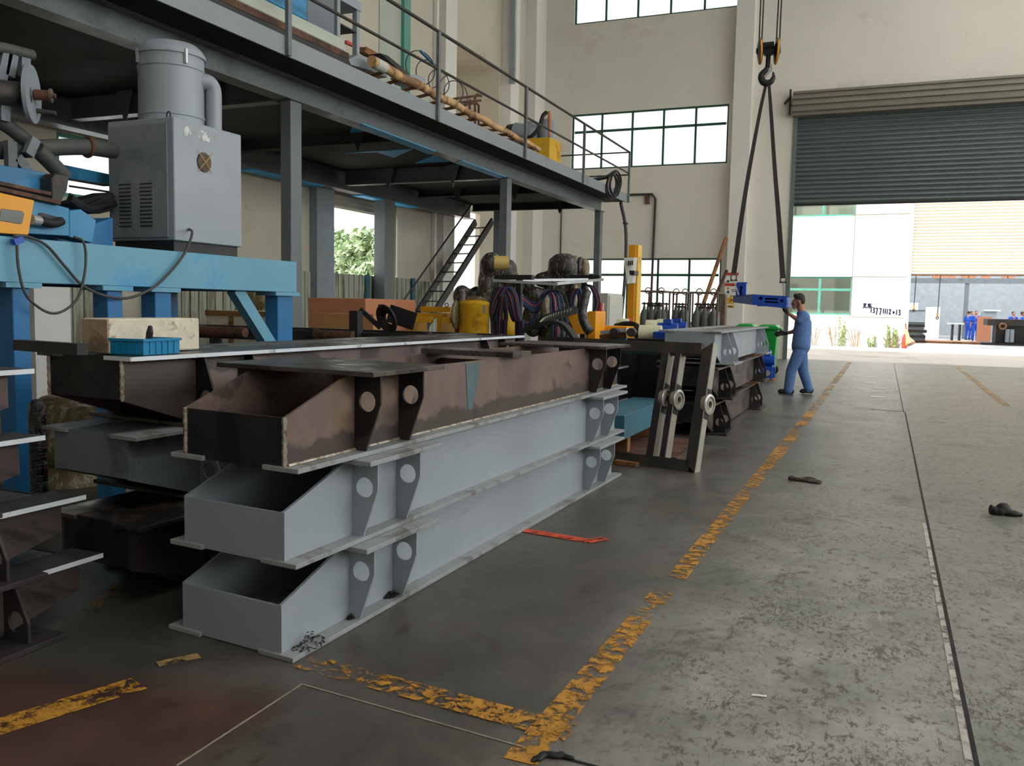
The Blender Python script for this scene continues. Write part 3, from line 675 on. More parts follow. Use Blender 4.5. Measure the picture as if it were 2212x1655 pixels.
# ------------------------------------------------------------------ blue table and machine
XT = -4.55
tA, tB = at(0, 512, x=XT), at(641, 566, x=XT); zt = tB.z; zb = at(641, 632, x=XT).z
y1 = tB.y; y0 = .5
tab = thing('machine_table', 'long light blue steel machine table on deep blue legs', 'table', (XT-.6, (y0+y1)/2, 0))
M().box(XT-.02, XT, y0, y1, zb, zt).box(XT-.1, XT-.02, y0, y1, zb, zb+.015).box(XT-.12, XT-.02, y0, y1, zt-.012, zt).build('front_beam', m_lblue, tab, bevel=.003)
M().box(XT-1.3, XT-1.2, y0, y1, zb, zt).build('rear_beam', m_blue2, tab)
M().box(XT-1.2, XT-.121, y0, y1, zt-.02, zt-.002).build('table_plate', m_dark, tab)
M().box(XT-1.2, XT-.02, y1-.02, y1, zb, zt).build('end_beam', m_lblue, tab)
def leg(px0, px1, yy=None):
    a = at(px0, 660, x=XT-.04); b = at(px1, 660, x=XT-.04)
    M().box(XT-.16, XT-.03, a.y, b.y, 0.0, zb-.001).build('leg', m_blue2, tab, bevel=.004)
    M().box(XT-.2, XT-.0, a.y-.06, b.y+.06, zb-.03, zb-.0005).build('leg_flange', m_lblue, tab)
leg(598, 630); leg(333, 368); leg(230, 263); leg(25, 62)
for y in (2.4, 4.0, y1-.2): M().box(XT-1.28, XT-1.16, y-.08, y+.06, 0, zb-.001).build('leg', m_blue2, tab)
a = at(505, 640, x=XT-.04); b = at(590, 735, x=XT-.04)
M().bar(a+Vector((-.04, .05, .06)), b+Vector((-.04, .1, -.15)), .08, .1).build('brace', m_lblue, tab)
# dust-extractor cabinet
cA = at(375, 258, x=XT-.10)     # near upper corner of the cabinet
xc = XT-.10; yc0 = at(378, 515, x=xc).y; yc1 = at(523, 530, x=xc).y; zc1 = at(376, 252, x=xc).z; zc0 = zt+.085
cw = .62
cb = thing('dust_extractor', 'grey metal cabinet with a big drum and bent pipe on the blue table', 'dust extractor', (xc-cw/2, (yc0+yc1)/2, zt))
M().box(xc-cw, xc, yc0, yc1, zc0, zc1).build('cabinet_body', m_cab, cb, bevel=.006)
M().box(xc-cw+.03, xc-.03, yc0+.02, yc1-.02, zt-.0015, zc0-.001).build('plinth', m_black, cb)
dr = M().box(xc-cw+.015, xc-.05, yc0-.014, yc0-.001, zc0+.02, zc1-.04).build('cabinet_door', m_cabd, cb, bevel=.003)
for xx in (xc-cw*.72, xc-cw*.40):
    m = M()
    for i in range(12): m.box(xx-.055, xx+.055, yc0-.021, yc0-.0145, zc0+.10+i*.027, zc0+.108+i*.027)
    m.build('louvre_vent', m_black, dr)
for z in (zc0+.14, zc1-.22): M().box(xc-cw+.005, xc-cw+.02, yc0-.03, yc0-.0145, z-.03, z+.03).build('hinge', m_alu, dr)
m = M(); cc = Vector((xc+.004, yc0+(yc1-yc0)*.42, zc1-.27)); m.lathe([(.0, 0), (.072, 0), (.072, .004), (0, .004)], cc-Vector((.003, 0, 0)), (1, 0, 0), 28); fan = m.build('fan_opening', m_black, cb)
m = M()
for r in (.016, .028, .040, .052, .064): m.torus(cc+Vector((.008, 0, 0)), (1, 0, 0), r, .0012, 24, 6)
for s in (1, -1): m.bar(cc+Vector((.01, -.072, -.072*s)), cc+Vector((.01, .072, .072*s)), .004, .004)
m.build('fan_grille', m_bamboo, fan)
M().box(xc+.0005, xc+.002, yc0+.10, yc0+.42, zc1-.115, zc1-.045).build('scraped_sticker', worn_line('scraped_sticker', (226, 228, 226), .5, 5), cb)
dm = Vector((xc-cw*.52, (yc0+yc1)/2-.03, zc1)); R_ = .232
ztop = at(372, 93, y=dm.y).z; hd_ = ztop-zc1
m = M(); m.lathe([(R_, .002), (R_, .06), (R_+.006, .065), (R_+.006, .08), (R_, .085), (R_, hd_*.66), (R_+.006, hd_*.67), (R_+.006, hd_*.685), (R_, hd_*.69), (R_, hd_*.82)], dm, seg=40); m.build('drum', m_cab, cb, True)
m = M(); m.lathe([(R_+.012, hd_*.815), (R_+.014, hd_*.85), (R_*.96, hd_*.91), (R_*.8, hd_*.965), (R_*.45, hd_*.995), (0.001, hd_)], dm, seg=40); m.build('drum_lid', m_cab, cb, True)
pp = [dm+Vector((.14, .06, hd_*.54)), dm+Vector((.2, .14, hd_*.57)), dm+Vector((.215, .18, hd_*.53)), dm+Vector((.22, .195, hd_*.44)), dm+Vector((.22, .195, hd_*.2)), dm+Vector((.22, .195, .003))]
M().tube(curve_pts(pp, 6), .06, 16).build('bent_pipe', m_cab, cb, True)
M().torus((xc-.10, yc0+.06, zc1+.028), (.3, 1, 0), .024, .005).build('lifting_eye', m_dark, cb)
for an in (4.3, 5.9, 2.9):
    p = dm+Vector((math.cos(an)*(R_+.012), math.sin(an)*(R_+.012), hd_*.78)); M().bar(p-Vector((0, 0, .05)), p+Vector((0, 0, .05)), .02, .02).build('latch', m_alu, cb)
# cable out of the cabinet
pts = [(xc+.002, yc0+.09, zc0+.055), (xc+.02, yc0+.1, zc0+.04)]
def cable(name, pix, xs, label, r=.009, mat=None, start=None, rev=False):
    P = [at(x, y, x=X_) for (x, y), X_ in zip(pix, xs)]
    return tag(M().tube(curve_pts(([start] if start else [])+P, 8), r, 8).build(name, mat or m_hose, None, True), label, 'cable')
cable('grey_cable', [(415, 505), (400, 545), (370, 585), (330, 622), (280, 643), (230, 640), (180, 618), (140, 575), (100, 530), (60, 512), (30, 510)], [XT+.03]*11, 'long grey cable drooping in front of the table from the cabinet', .009, None, Vector((xc+.001, yc0+.14, zc0+.09)))
cable('grey_cable', [(36, 520), (40, 580), (55, 635), (85, 665), (115, 677), (145, 667), (170, 640), (183, 590), (185, 545), (178, 520), (160, 512)], [XT+.045]*11, 'loop of grey cable tied with blue string below the table edge', .008)
tag(M().obox(at(38, 520, x=XT+.04), (1, 0, 0), (0, 1, .4), (0, -.4, 1), .03, .06, .035).build('blue_string_knot', m_bogie), 'small blue string knot tied round the cable', 'string')
# positioner machine left of the cabinet: steep blue arms, tubes and the disc
XM = XT-.35
mc = thing('welding_machine', 'blue welding machine with sloping arms, hoses and a grey disc', 'machine', (XM, 2.6, zt))
def Q(px, py, dx=0): return at(px, py, x=XM+dx)
def quad(nm, pix, dx, th, mat, par=mc, bevel=.004):
    P = [Q(x, y, dx) for x, y in pix]; return M().prism(P, (-th, 0, 0)).build(nm, mat, par, bevel=bevel)
quad('lower_arm', [(-60, 395), (75, 430), (150, 450), (150, 510), (60, 505), (-60, 470)], .14, .12, m_blue)
quad('upper_arm', [(-60, 348), (60, 365), (115, 378), (118, 425), (0, 400), (-60, 385)], .05, .12, m_blue)
quad('slide_rail', [(-60, 398), (0, 403), (132, 433), (133, 443), (0, 413), (-60, 407)], .18, .05, m_rust)
quad('slide_rail', [(-60, 380), (0, 391), (112, 415), (112, 424), (0, 400), (-60, 390)], .17, .04, m_rust)
quad('arm_bracket', [(120, 375), (150, 380), (145, 412), (132, 436), (113, 430), (112, 385)], .16, .1, m_dark)
quad('gear_housing', [(150, 455), (175, 452), (208, 476), (200, 525), (150, 512)], .12, .14, m_blue)
quad('machine_base', [(-60, 505), (150, 500), (245, 470), (245, 548), (-60, 512)], -.1, .4, m_blue2)
quad('rear_beam', [(130, 354), (245, 378), (245, 402), (130, 382)], -.5, .1, m_blue)
yb = quad('yellow_guard', [(-60, 405), (0, 416), (75, 433), (62, 508), (-60, 500)], .26, .05, m_orange)
quad('guard_window', [(2, 450), (50, 456), (54, 462), (49, 483), (44, 485), (-2, 477)], .263, .012, m_gauge, yb)
quad('slot', [(82, 461), (88, 459), (130, 470), (132, 476), (128, 482), (86, 470)], .143, .02, m_black, bevel=0)
M().tube(curve_pts([Q(66, 474, .22), Q(90, 478, .2), (Q(115, 483, .18)), Q(132, 478, .15)], 5), .028, 12).build('black_hose', m_rubber, mc, True)
M().cyl(Q(66, 474, .235), Q(84, 477, .215), .03, seg=14).build('hose_collar', m_alu, mc)
M().tube(curve_pts([Q(-60, 325, -.1), Q(0, 325, -.1), Q(60, 322, -.1), Q(130, 318, -.12), Q(190, 318, -.15), Q(245, 326, -.2)], 8), .055, 12).build('ribbed_hose', m_hose, mc, True)
M().torus(Q(190, 318, -.15), (.1, 1, .0), .06, .014).build('hose_clamp', m_rust, mc)
M().tube([Q(80, 322, 0), Q(108, 350, 0), Q(140, 382, 0)], .05, 14).build('nozzle_tube', m_hose, mc, True)
M().tube([Q(-10, 255, -.05), Q(20, 275, -.05), Q(60, 305, -.05)], .045, 12).build('bent_tube', m_hose, mc, True)
M().tube([Q(-40, 100, 0), Q(10, 105, 0), Q(70, 120, 0)], .035, 12).build('top_tube', m_hose, mc, True)
for a, b in (((14, 110), (0, 175)), ((26, 118), (18, 165)), ((52, 118), (52, 165)), ((8, 200), (8, 262)), ((22, 305), (24, 375)), ((75, 300), (60, 335)), ((35, 340), (62, 372))):
    M().bar(Q(*a, .0), Q(*b, .0), .06, .04, (1, 0, 0)).build('tube_support', m_grey2, mc)
M().cyl(Q(-60, 195, -.02), Q(55, 205, .03), .075, seg=24).build('spindle', m_dark, mc, True)
dn = Vector((.8, .6, 0)); dc = Q(68, 204, .04)
m = M().lathe([(.0, -.012), (.172, -.012), (.172, .012), (0, .012)], dc, dn, 40); m.build('disc', m_cab, mc)
m = M().cyl(dc+dn*.02, dc+dn*.10, .032, seg=18); m.build('shaft', m_rust, mc, True)
m = M().cyl(dc+dn*.102, dc+dn*.115, .042, seg=18).cyl(dc+dn*.115, dc+dn*.135, .015, seg=10); m.build('shaft_cap', m_cage, mc)
M().tube([Q(70, 206, 0)+Vector((0, 0, -.09))+dn*.02, Q(70, 206, 0)+Vector((0, 0, -.10))+dn*.13], .015, 10).build('guide_tube', m_hose, mc, True)
M().tube(curve_pts([Q(150, 420, -.2), Q(180, 438, -.2), Q(210, 430, -.25), Q(245, 425, -.3)], 6), .012, 8).build('cable_bundle', m_rubber, mc, True)
M().tube(curve_pts([Q(150, 430, -.2), Q(190, 452, -.2), Q(225, 445, -.25), Q(245, 440, -.3)], 6), .03, 8).build('cable_bundle', m_rubber, mc, True)
for y in (388, 402): M().tube([Q(150, y, -.4), Q(245, y+14, -.4)], .008, 6).build('guide_rod', m_dark, mc)
quad('motor_bracket', [(150, 440), (245, 415), (245, 455), (215, 462), (170, 452)], -.25, .2, m_black)
# pale wall panel, dark rail and wrapped machine seen under the table
tag(M().box(-8.6, -8.45, at(68, 700, x=-8.5).y, at(146, 700, x=-8.5).y, 0, 2.4).build('tall_white_sheet', m_white), 'tall white panel standing behind the blue table', 'panel')
tag(M().bar(at(40, 745, z=1.127), at(178, 755, z=1.127), .05, .05).build('steel_bar', m_black), 'black steel bar lying beside the table leg on the brown frame', 'bar')
# ------------------------------------------------------------------ things on the mezzanine
zt_ = ZT-.0595
def A(px, py, x): return at(px, py, x=x)
# bamboo ladder
ld = thing('bamboo_ladder', 'long bamboo ladder lying along the mezzanine edge behind the railing', 'ladder', (-6.15, 12, zt_))
p0, p1 = at(803, 132, x=-6.1), at(1164, 322, x=-6.1)
def pole(a, b, nm):
    n = 40; pts = [a.lerp(b, i/n)+Vector((0, 0, .012*math.sin(i*.9))) for i in range(n+1)]
    M().tube(pts, [.066-.028*i/n+(.006 if i % 4 == 0 else 0) for i in range(n+1)], 12).build(nm, m_bamboo, ld, True)
pole(p0, p1, 'side_pole'); s0_, s1_ = Vector((p0.x-.5, p0.y+.1, p0.z-.10)), Vector((p1.x-.4, p1.y, p1.z+.03)); pole(s0_, s1_, 'side_pole')
for i in range(14):
    a = p0.lerp(p1, (i+.8)/14.5); b = s0_.lerp(s1_, (i+.8)/14.5); M().cyl(a-Vector((-.02, 0, .035)), b+Vector((-.04, 0, -.02)), .024, seg=8).build('rung', m_wood2, ld)
M().cyl(p0.lerp(p1, .012), p0.lerp(p1, .05), .074, seg=14).build('white_wrapping', m_cabpale, ld)
# yellow box, compressor
c = at(1188, 296, x=-6.12); y2 = at(1131, 294, x=-6.12); e = at(1213, 300, x=-6.12)
bx = thing('yellow_box', 'bright yellow steel box standing at the mezzanine edge', 'box', (-6.4, c.y, zt_))
wx = -6.12-at(1131, 300, y=c.y).x; ztb = max(c.z, zt_+.3)
M().box(-6.12-wx, -6.12, c.y, e.y, zt_, ztb).build('box_body', m_yel, bx, bevel=.006)
M().box(-6.12-wx*.78, -6.12-wx*.4, c.y-.003, c.y-.0003, ztb-.24, ztb-.2).build('faded_lettering', worn_line('faded_lettering', (120, 90, 40), .5, 30), bx)
cp = thing('vacuum_pump', 'grey pump motor with two drums behind the yellow box', 'pump', (-6.9, c.y+1, zt_))
ym = e.y+.5
def G(px, py, x=-6.5): return at(px, py, x=x)
a_ = G(1120, 290, -6.9); b_ = at(1152, 300, y=a_.y)
k = mpp(a_)
M().cyl(at(1112, 284, y=ym), at(1150, 290, y=ym), 20*k, seg=24).build('motor', m_cab, cp, True)
M().cyl(at(1096, 282, y=ym), at(1112, 284, y=ym), 13*k, 18*k, 24).build('motor_end', m_dark, cp, True)
for px, py, r in ((1150, 261, 19), (1182, 256, 18)):
    q = at(px, py, y=ym+.35); h = q.z-zt_; M().lathe([(r*k, 0), (r*k, h*.9), (r*k*.9, h*.96), (r*k*.5, h*.99), (.001, h)], (q.x, q.y, zt_), seg=28).build('drum', m_cab, cp, True)
q = at(1110, 300, y=ym); r = at(1160, 300, y=ym); M().box(q.x, r.x, ym-.2, ym+.2, zt_+.001, at(1130, 303, y=ym).z-.02).build('base_frame', m_grey2, cp)
M().tube(curve_pts([at(1180, 243, y=ym-.05), at(1172, 252, y=ym-.15), at(1165, 275, y=ym-.25), at(1150, 293, y=ym-.3), at(1135, 300, y=ym-.3)], 6), 4.5*k, 10).build('black_hose', m_rubber, cp, True)
M().cyl(at(1187, 296, y=ym-.1), at(1187, 241, y=ym-.1), 4*k, seg=10).build('wooden_stick', m_card, cp)
# long blue machine body with cream panel and brown base rail
lb = thing('long_machine', 'long blue and cream machine body lying along the mezzanine edge', 'machine', (-6.6, 7, zt_))
xl = -6.22
r0, r1 = at(490, -5, x=xl), at(754, 119, x=xl); r0 = r1+(r0-r1)*((3.0-r1.y)/(r0.y-r1.y)); q1 = at(746, 112, x=xl); q2 = at(745, 85, x=xl); q3 = at(722, 74, x=xl)
dz = Vector((0, 0, 1)); nn_ = (-.42, 0, 0)
M().prism([r0-dz*.06, r1-dz*.05, r1+dz*.02, r0+dz*.02], nn_).build('base_rail', m_rust, lb)
M().prism([Vector((xl, r0.y, zt_)), Vector((xl, r1.y, zt_)), r1-dz*.055, r0-dz*.065], (-.3, 0, 0)).build('black_skid', m_black, lb)
M().prism([r0+dz*.021, Vector((xl, q1.y, r1.z+.021)), q2, q3, r0+dz*(q3.z-r1.z+.02)], (-.4, 0, 0)).build('cream_panel', m_pale, lb, bevel=.01)
q4 = at(664, 45, x=xl-.05); M().prism([Vector((xl-.05, 3.0, q4.z)), q4, q4+dz*.5, Vector((xl-.05, 3.0, q4.z+.5))], (-.34, 0, 0)).build('blue_body', m_blue, lb, bevel=.01)
a_, b_ = at(664, 60, x=-6.7), at(722, 78, x=-6.7)
tag(M().box(-7.0, -6.7, a_.y, b_.y, zt_, 6.0).build('dark_grey_sheet', m_grey2), 'upright dark grey steel panel behind the blue machine on the mezzanine', 'panel')
a_, b_ = at(727, 82, x=-6.75), at(769, 100, x=-6.75); zs = at(745, 10, x=-6.75).z
tf = thing('steel_stand', 'pale grey open steel stand on the mezzanine beside the dark panel', 'stand', (-7.0, a_.y, zt_))
for x in (-6.75, -7.25):
    for y in (a_.y, b_.y): M().box(x-.035, x+.035, y-.035, y+.035, zt_, zs).build('leg', m_cab, tf)
M().box(-7.3, -6.7, a_.y-.05, b_.y+.05, zs, zs+.12).build('top_plate', m_cab, tf); M().box(-7.28, -6.72, a_.y+.04, b_.y-.04, zs-.3, zs-.28).build('shelf', m_black, tf)
# pale green sheet wall above the platform, with a teal post
gw = thing('sheet_partition', 'pale green sheet partition on the wall above the mezzanine with a teal post', 'partition', (XL, 15, 5))
y1_, y2_, y3_ = at(870, 60, x=XL+.12).y, at(884, 60, x=XL+.12).y, at(822, 60, x=XL+.1).y
M().box(XL+.005, XL+.05, 8, y3_, 4.5, 12).build('sheet', m_wall2, gw); M().box(XL+.005, XL+.08, y3_, y1_, 4.5, 12).build('sheet', m_pale, gw); M().box(XL+.005, XL+.16, y1_, y2_, 4.5, 12).build('teal_post', m_teal, gw)
def gp(pix, x): return [at(p, q, x=x) for p, q in pix]
tag(M().prism(gp([(753, 128), (776, 117), (800, 127), (836, 152), (836, 168), (800, 152), (758, 140)], -6.3), (-.3, 0, 0)).build('steel_plate', m_cab), 'folded grey steel plate at the thick end of the bamboo ladder', 'plate')
tag(M().prism(gp([(874, 166), (900, 161), (919, 171), (919, 192), (884, 180)], -6.72), (-.25, 0, 0)).build('steel_plate', m_cab), 'small grey steel plate standing below the wire loops', 'plate')
tag(M().prism(gp([(792, 101), (824, 119), (820, 132), (788, 112)], -7.35), (-.12, 0, 0)).build('wood_plank', m_wood2), 'short brown plank above the thick end of the bamboo ladder', 'plank')
tag(M().prism(gp([(822, 115), (838, 120), (884, 158), (876, 163)], -7.1), (-.2, 0, 0)).build('steel_sheet', m_dark), 'dark steel sheet lying behind the ladder on the mezzanine', 'sheet')
tag(M().prism(gp([(750, 87), (790, 105), (790, 111), (749, 93)], -7.75), (-.06, 0, 0)).build('red_bar', m_red), 'red bar sticking out beside the grey stand on the mezzanine', 'bar')
for px, py, r in ((908, 146, 36), (925, 160, 30), (948, 178, 26), (975, 194, 30), (985, 205, 30)):
    c = at(px, py, x=-8.3); k = mpp(c); tag(M().torus(c, (1, -.6, .1), r*k, .01, 40, 6).build('wire_loop', m_dark), 'loose loop of dark wire standing behind the railing', 'wire', 'wire loops on the mezzanine')
tag(M().bar(at(908, 110, x=-8.25), at(938, 140, x=-8.25), .05, .03).build('blue_strip', m_blue), 'thin blue strip crossing the wire loops', 'strip')
rk = thing('pipe_frame', 'brown bent pipe frame standing on the mezzanine behind the railing', 'frame', at(1015, 262, x=-8.9))
for pts in ([(980, 214), (1038, 206)], [(1026, 275), (1026, 213), (1030, 204), (1040, 208)], [(1014, 270), (1015, 215)], [(985, 231), (1028, 222), (1034, 228), (1034, 280)], [(990, 222), (1038, 217)]):
    M().tube(gp(pts, -8.9), .028, 8).build('pipe', m_rust, rk)
sl = thing('black_cable_coil', 'coil of thick black cable hanging over the far mezzanine edge', 'cable coil', (-5.95, 18.6, zt_))
m = M(); cq = at(1322, 402, x=-5.93)
for k in range(5):
    c_ = cq+Vector((.012*k-.02, .05*k, .02*k)); ry, rz = .36+.05*(k % 3), .30-.04*(k % 2)
    m.tube([c_+Vector((.01*math.sin(3*a_), ry*math.cos(a_)+.08*math.sin(a_), rz*math.sin(a_))) for a_ in [2*PI*i/22 for i in range(22)]], .022, 7, True)
for k in range(3): m.tube(curve_pts([(-6.6+.1*k, cq.y-1.3, zt_+.03), (-6.3, cq.y-.8+.08*k, zt_+.1), (-6.0, cq.y-.4+.1*k, zt_+.22), cq+Vector((0, -.1+.05*k, .26))], 5), .024, 7)
m.build('coil', m_rubber, sl, True)
# ------------------------------------------------------------------ bay under the mezzanine
fn = thing('sheet_fence', 'weathered pale corrugated sheet fence with blue posts along the wall', 'fence', (-10.35, 12, 0))
def fpanel(y0, y1, h, mat=m_fence):
    m = M(); n = max(2, int((y1-y0)/.19)); w = (y1-y0)/n
    for i in range(n):
        a = y0+i*w; m.box(-10.37, -10.35, a, a+w*.86, 0, h-.004*(i % 3)); m.box(-10.38, -10.372, a+w*.8, a+w, 0, h)
    m.build('sheet_panel', mat, fn)
for y0, y1 in ((5.0, 9.4), (10.3, 14.3), (15.05, 16.2), (16.35, 18.2), (18.36, 19.7)): fpanel(y0, y1, 1.97 if y1 < 18.3 else 1.93)
for y in (16.27, 18.28, 10.24): M().box(-10.36, -10.3, y-.07, y+.07, 0, 1.98).build('fence_post', m_tealb, fn)
for y, r, mt in ((17.5, .06, m_cab), (17.75, .045, m_cabpale)): tag(M().cyl((XL+.01+r*.8, y, 0), (XL+.01+r*.8, y, 4.2), r*.8, seg=14).build('drain_pipe', mt, None, True), 'grey drain pipe on the wall above the fence' if r > .05 else 'slim cream drain pipe beside the grey one', 'pipe')
bx = thing('cardboard_box', 'large tan cardboard box under the mezzanine', 'box', (-7.4, 11.6, 0))
cx = at(790, 645, y=11); y2 = at(898, 648, x=cx.x).y; x2 = at(665, 642, y=11).x; zt2 = cx.z
M().box(x2, cx.x, 11, y2, 0, zt2).build('carton', m_card, bx, bevel=.01)
M().box(cx.x-.24, cx.x-.12, 10.997, 10.9995, zt2-.33, zt2-.28).build('white_label', m_stick, bx)
M().box(x2+1.0, x2+1.08, 10.997, 10.9995, zt2-.62, zt2-.5).build('white_label', m_stick, bx)
# roller bed lying across the bay
rb = thing('roller_bed', 'black roller bed with brown rollers behind the frame stacks', 'roller bed', (-6, 8.4, 0))
zr = 1.06
for y in (7.75, 8.55): M().box(-8.6, -3.75, y-.05, y+.05, zr-.12, zr).build('bed_rail', m_black, rb)
for x in (-8.2, -6.9, -5.6, -4.2):
    for y in (7.75, 8.55): M().box(x-.05, x+.05, y-.045, y+.045, 0, zr-.121).build('leg', m_black, rb)
for x0, x1 in [(at(p, 704, y=7.6).x, at(q, 704, y=7.6).x) for p, q in ((436, 530), (684, 764), (930, 1010))]:
    M().cyl((x0, 7.6, zr-.04), (x1, 7.6, zr-.04), .055, seg=18).build('roller', m_rust, rb, True)
    M().cyl((x0-.06, 7.6, zr-.04), (x0-.002, 7.6, zr-.04), .075, seg=18).build('roller_bearing', m_rubber, rb, True)
M().box(-5.05, -4.95, 7.62, 7.72, zr-.1, zr+.22).build('upright_bracket', m_black, rb)
sc = thing('strip_coil', 'dark coil of steel strip with black brackets lying on the roller bed', 'coil', (-4.9, 8.6, zr))
m = M()
c = at(838, 690, y=8.5); c.z = zr+.13
for i in range(7): m.torus(c+Vector((0, -.03+.01*i, .0)), (.35, .9, .35), .16-.014*i, .012, 26, 6)
m.build('strip_turns', m_dark, sc, True)
M().obox(c+Vector((.12, .1, .02)), (1, .2, -.3), (0, 1, 0), (.3, 0, 1), .32, .02, .2).build('black_bracket', m_black, sc)
M().bar(c+Vector((-.36, 0, .1)), c+Vector((-.1, 0, -.1)), .03, .05).build('black_bracket', m_black, sc)
M().bar(c+Vector((-.12, 0, -.1)), c+Vector((-.1, 0, .16)), .03, .04).build('black_bracket', m_black, sc)
tag(M().box(-6.9, -6.0, 9.6, 10.2, 0, 1.22).build('plywood_crate', m_ply), 'plywood crate standing behind the roller bed under the mezzanine', 'crate')
cr = thing('wooden_crate', 'small pale crate with brown corner battens behind the blue table', 'crate', at(500, 690, y=9.2))
a, b = at(445, 670, y=9.2), at(545, 690, y=9.2)
M().box(a.x, b.x+.25, 9.2, 9.8, .5, a.z).build('crate_body', m_wood, cr); M().box(a.x-.01, b.x+.26, 9.19, 9.199, a.z-.07, a.z).build('batten', m_wood2, cr)
M().box((a.x+b.x)/2, (a.x+b.x)/2+.08, 9.19, 9.199, .5, a.z-.071).build('batten', m_wood2, cr); M().box(a.x, b.x+.25, 9.25, 9.75, 0, .499).build('pallet', m_wood2, cr)
def pe(px, py, y, rx, ry, rd=None, rot=None):
    c = at(px, py, y=y); k = mpp(c); return ('e', c, (rx*k, (rd or (rx+ry)/2)*k, ry*k), rot)
def pc(px0, py0, px1, py1, y, r0, r1=None, y1=None):
    a, b = at(px0, py0, y=y), at(px1, py1, y=y if y1 is None else y1); return ('c', a, b, r0*mpp(a), (r0 if r1 is None else r1)*mpp(b))
tag(blob('wrapped_bundle', [pe(560, 640, 10.3, 42, 30), pe(585, 660, 10.4, 30, 40), pe(540, 700, 10.3, 40, 50)], m_filmy, None, .05, 3), 'amber bundle in clear wrap behind the blue table brace', 'bundle')
tag(blob('wrapped_bundle', [pe(120, 895, 4.6, 60, 45), pe(190, 905, 4.6, 50, 34), pe(235, 900, 4.7, 34, 34), pe(150, 960, 4.6, 90, 60), pe(150, 1060, 4.6, 90, 70)], m_filmy, None, .03, 3), 'amber bundle in clear wrap seen between the two upper brown frames', 'bundle')
wp = at(80, 878, y=3.35)
tag(blob('wrapped_post', [('c', wp, (wp.x, wp.y, .055), .05, .052)], m_filmb, None, .025, 3), 'black post in glossy wrap behind the low frames', 'post')
# yellow frames
yf = thing('yellow_trestle', 'low yellow steel frame with lifting rings beside the cardboard box', 'frame', at(935, 690, y=12.2))
for (x0, y0, x1, y1), yy in (((908, 662, 972, 675), 12.6), ((898, 676, 966, 688), 12.3), ((898, 684, 928, 697), 12.0), ((955, 686, 972, 698), 12.0)):
    a, b = at(x0, y0, y=yy), at(x1, y1, y=yy); M().box(a.x, b.x, yy, yy+.14, b.z, a.z).build('frame_bar', m_yel, yf, bevel=.004)
a, b = at(905, 676, y=12.5), at(968, 676, y=12.5)
for q in (a, b): M().box(q.x-.04, q.x+.04, 12.2, 12.7, 0, q.z).build('frame_leg', m_yel, yf)
for px in (916, 965): M().torus(at(px, 659, y=12.67), (0, 1, 0), .03, .007).build('lifting_ring', m_dark, yf)
# wrapped robots
YR = 12.4
r1 = thing('wrapped_robot', 'welding robot in dark stretch wrap with an open yellow pipe end and yellow drum base', 'robot', at(1040, 705, y=YR))
blob('upper_arm', [pe(1062, 578, YR, 27, 34), pe(1055, 610, YR, 22, 40), pe(1050, 640, YR, 20, 30), pc(1062, 575, 1092, 580, YR, 24, 20, YR+.2), pe(1098, 583, YR+.2, 20, 24), pe(1104, 603, YR+.2, 24, 14), pe(1094, 640, YR+.3, 28, 34), pe(1090, 680, YR+.3, 28, 34)], m_film, r1, .035, 3)
blob('counterweight', [pe(998, 640, YR-.1, 20, 25), pe(1030, 640, YR+.1, 20, 22), pc(992, 655, 992, 715, YR-.2, 10, 11)], m_film, r1, .03, 3)
k = mpp(at(1080, 570, y=YR)); a = at(1067, 568, y=YR-.35); m = M().lathe([(15*k, 0), (15*k, .22), (13*k, .22), (12*k, .01)], a, (.86, .45, .02), 24); m.build('open_pipe', m_pipey, r1, True)
M().lathe([(.001, .0), (11.8*k, 0), (11.8*k, .01), (0.001, .01)], a+Vector((.03, .016, 0)), (.86, .45, .02), 24).build('pipe_inside', m_black, r1)
c = at(1024, 700, y=YR-.2); k = mpp(c)
M().lathe([(33*k, -1.1), (33*k, 40*k), (34*k, 42*k), (34*k, 45*k), (30*k, 49*k), (10*k, 52*k), (.001, 52*k)], c, seg=32).build('drum_base', m_yel, r1, True)
for dx in (6, 27): 
    p = at(1024+dx, 668, y=YR-.2-.5); p.y = c.y-math.sqrt(max(.001, (34*k)**2-(dx*k)**2))-.006; M().box(p.x-.02, p.x+.02, p.y-.012, p.y+.012, p.z-.06, p.z+.06).build('latch', m_alu, r1)
blob('drum_wrap', [pe(1000, 650, YR-.1, 20, 10), pe(1030, 646, YR-.1, 30, 8), pe(985, 680, YR-.35, 8, 34)], m_filmy, r1, .03, 3)
blob('flared_base', [pc(1092, 655, 1100, 712, YR-.1, 14, 24), pe(1098, 712, YR-.1, 26, 10)], m_yel, r1, .035, 3)
r2 = thing('wrapped_robot', 'welding robot in dark stretch wrap with a drum-shaped head by the aluminium bars', 'robot', at(1200, 710, y=YR+.4))
Y2 = YR+.4
blob('robot_head', [pc(1212, 577, 1224, 578, Y2, 30, 31), pe(1191, 570, Y2, 7, 14), pe(1180, 605, Y2, 30, 18), pe(1222, 600, Y2, 34, 14)], m_film, r2, .03, 2)
blob('wrapped_collar', [pe(1243, 577, Y2+.02, 10, 26)], m_filmy, r2, .025, 2); blob('wrapped_joint', [pe(1254, 578, Y2+.05, 9, 25), pe(1250, 600, Y2+.05, 14, 14)], m_filmb, r2, .025, 2); blob('wrapped_dome', [pe(1264, 580, Y2+.08, 10, 22)], m_filmy, r2, .025, 2)
blob('robot_body', [pe(1215, 630, Y2+.1, 40, 40), pe(1250, 640, Y2, 24, 40), pe(1205, 680, Y2, 50, 44), pe(1155, 640, Y2-.2, 26, 22), pe(1152, 690, Y2-.2, 24, 40), pe(1140, 622, Y2, 18, 20)], m_film, r2, .04, 3)
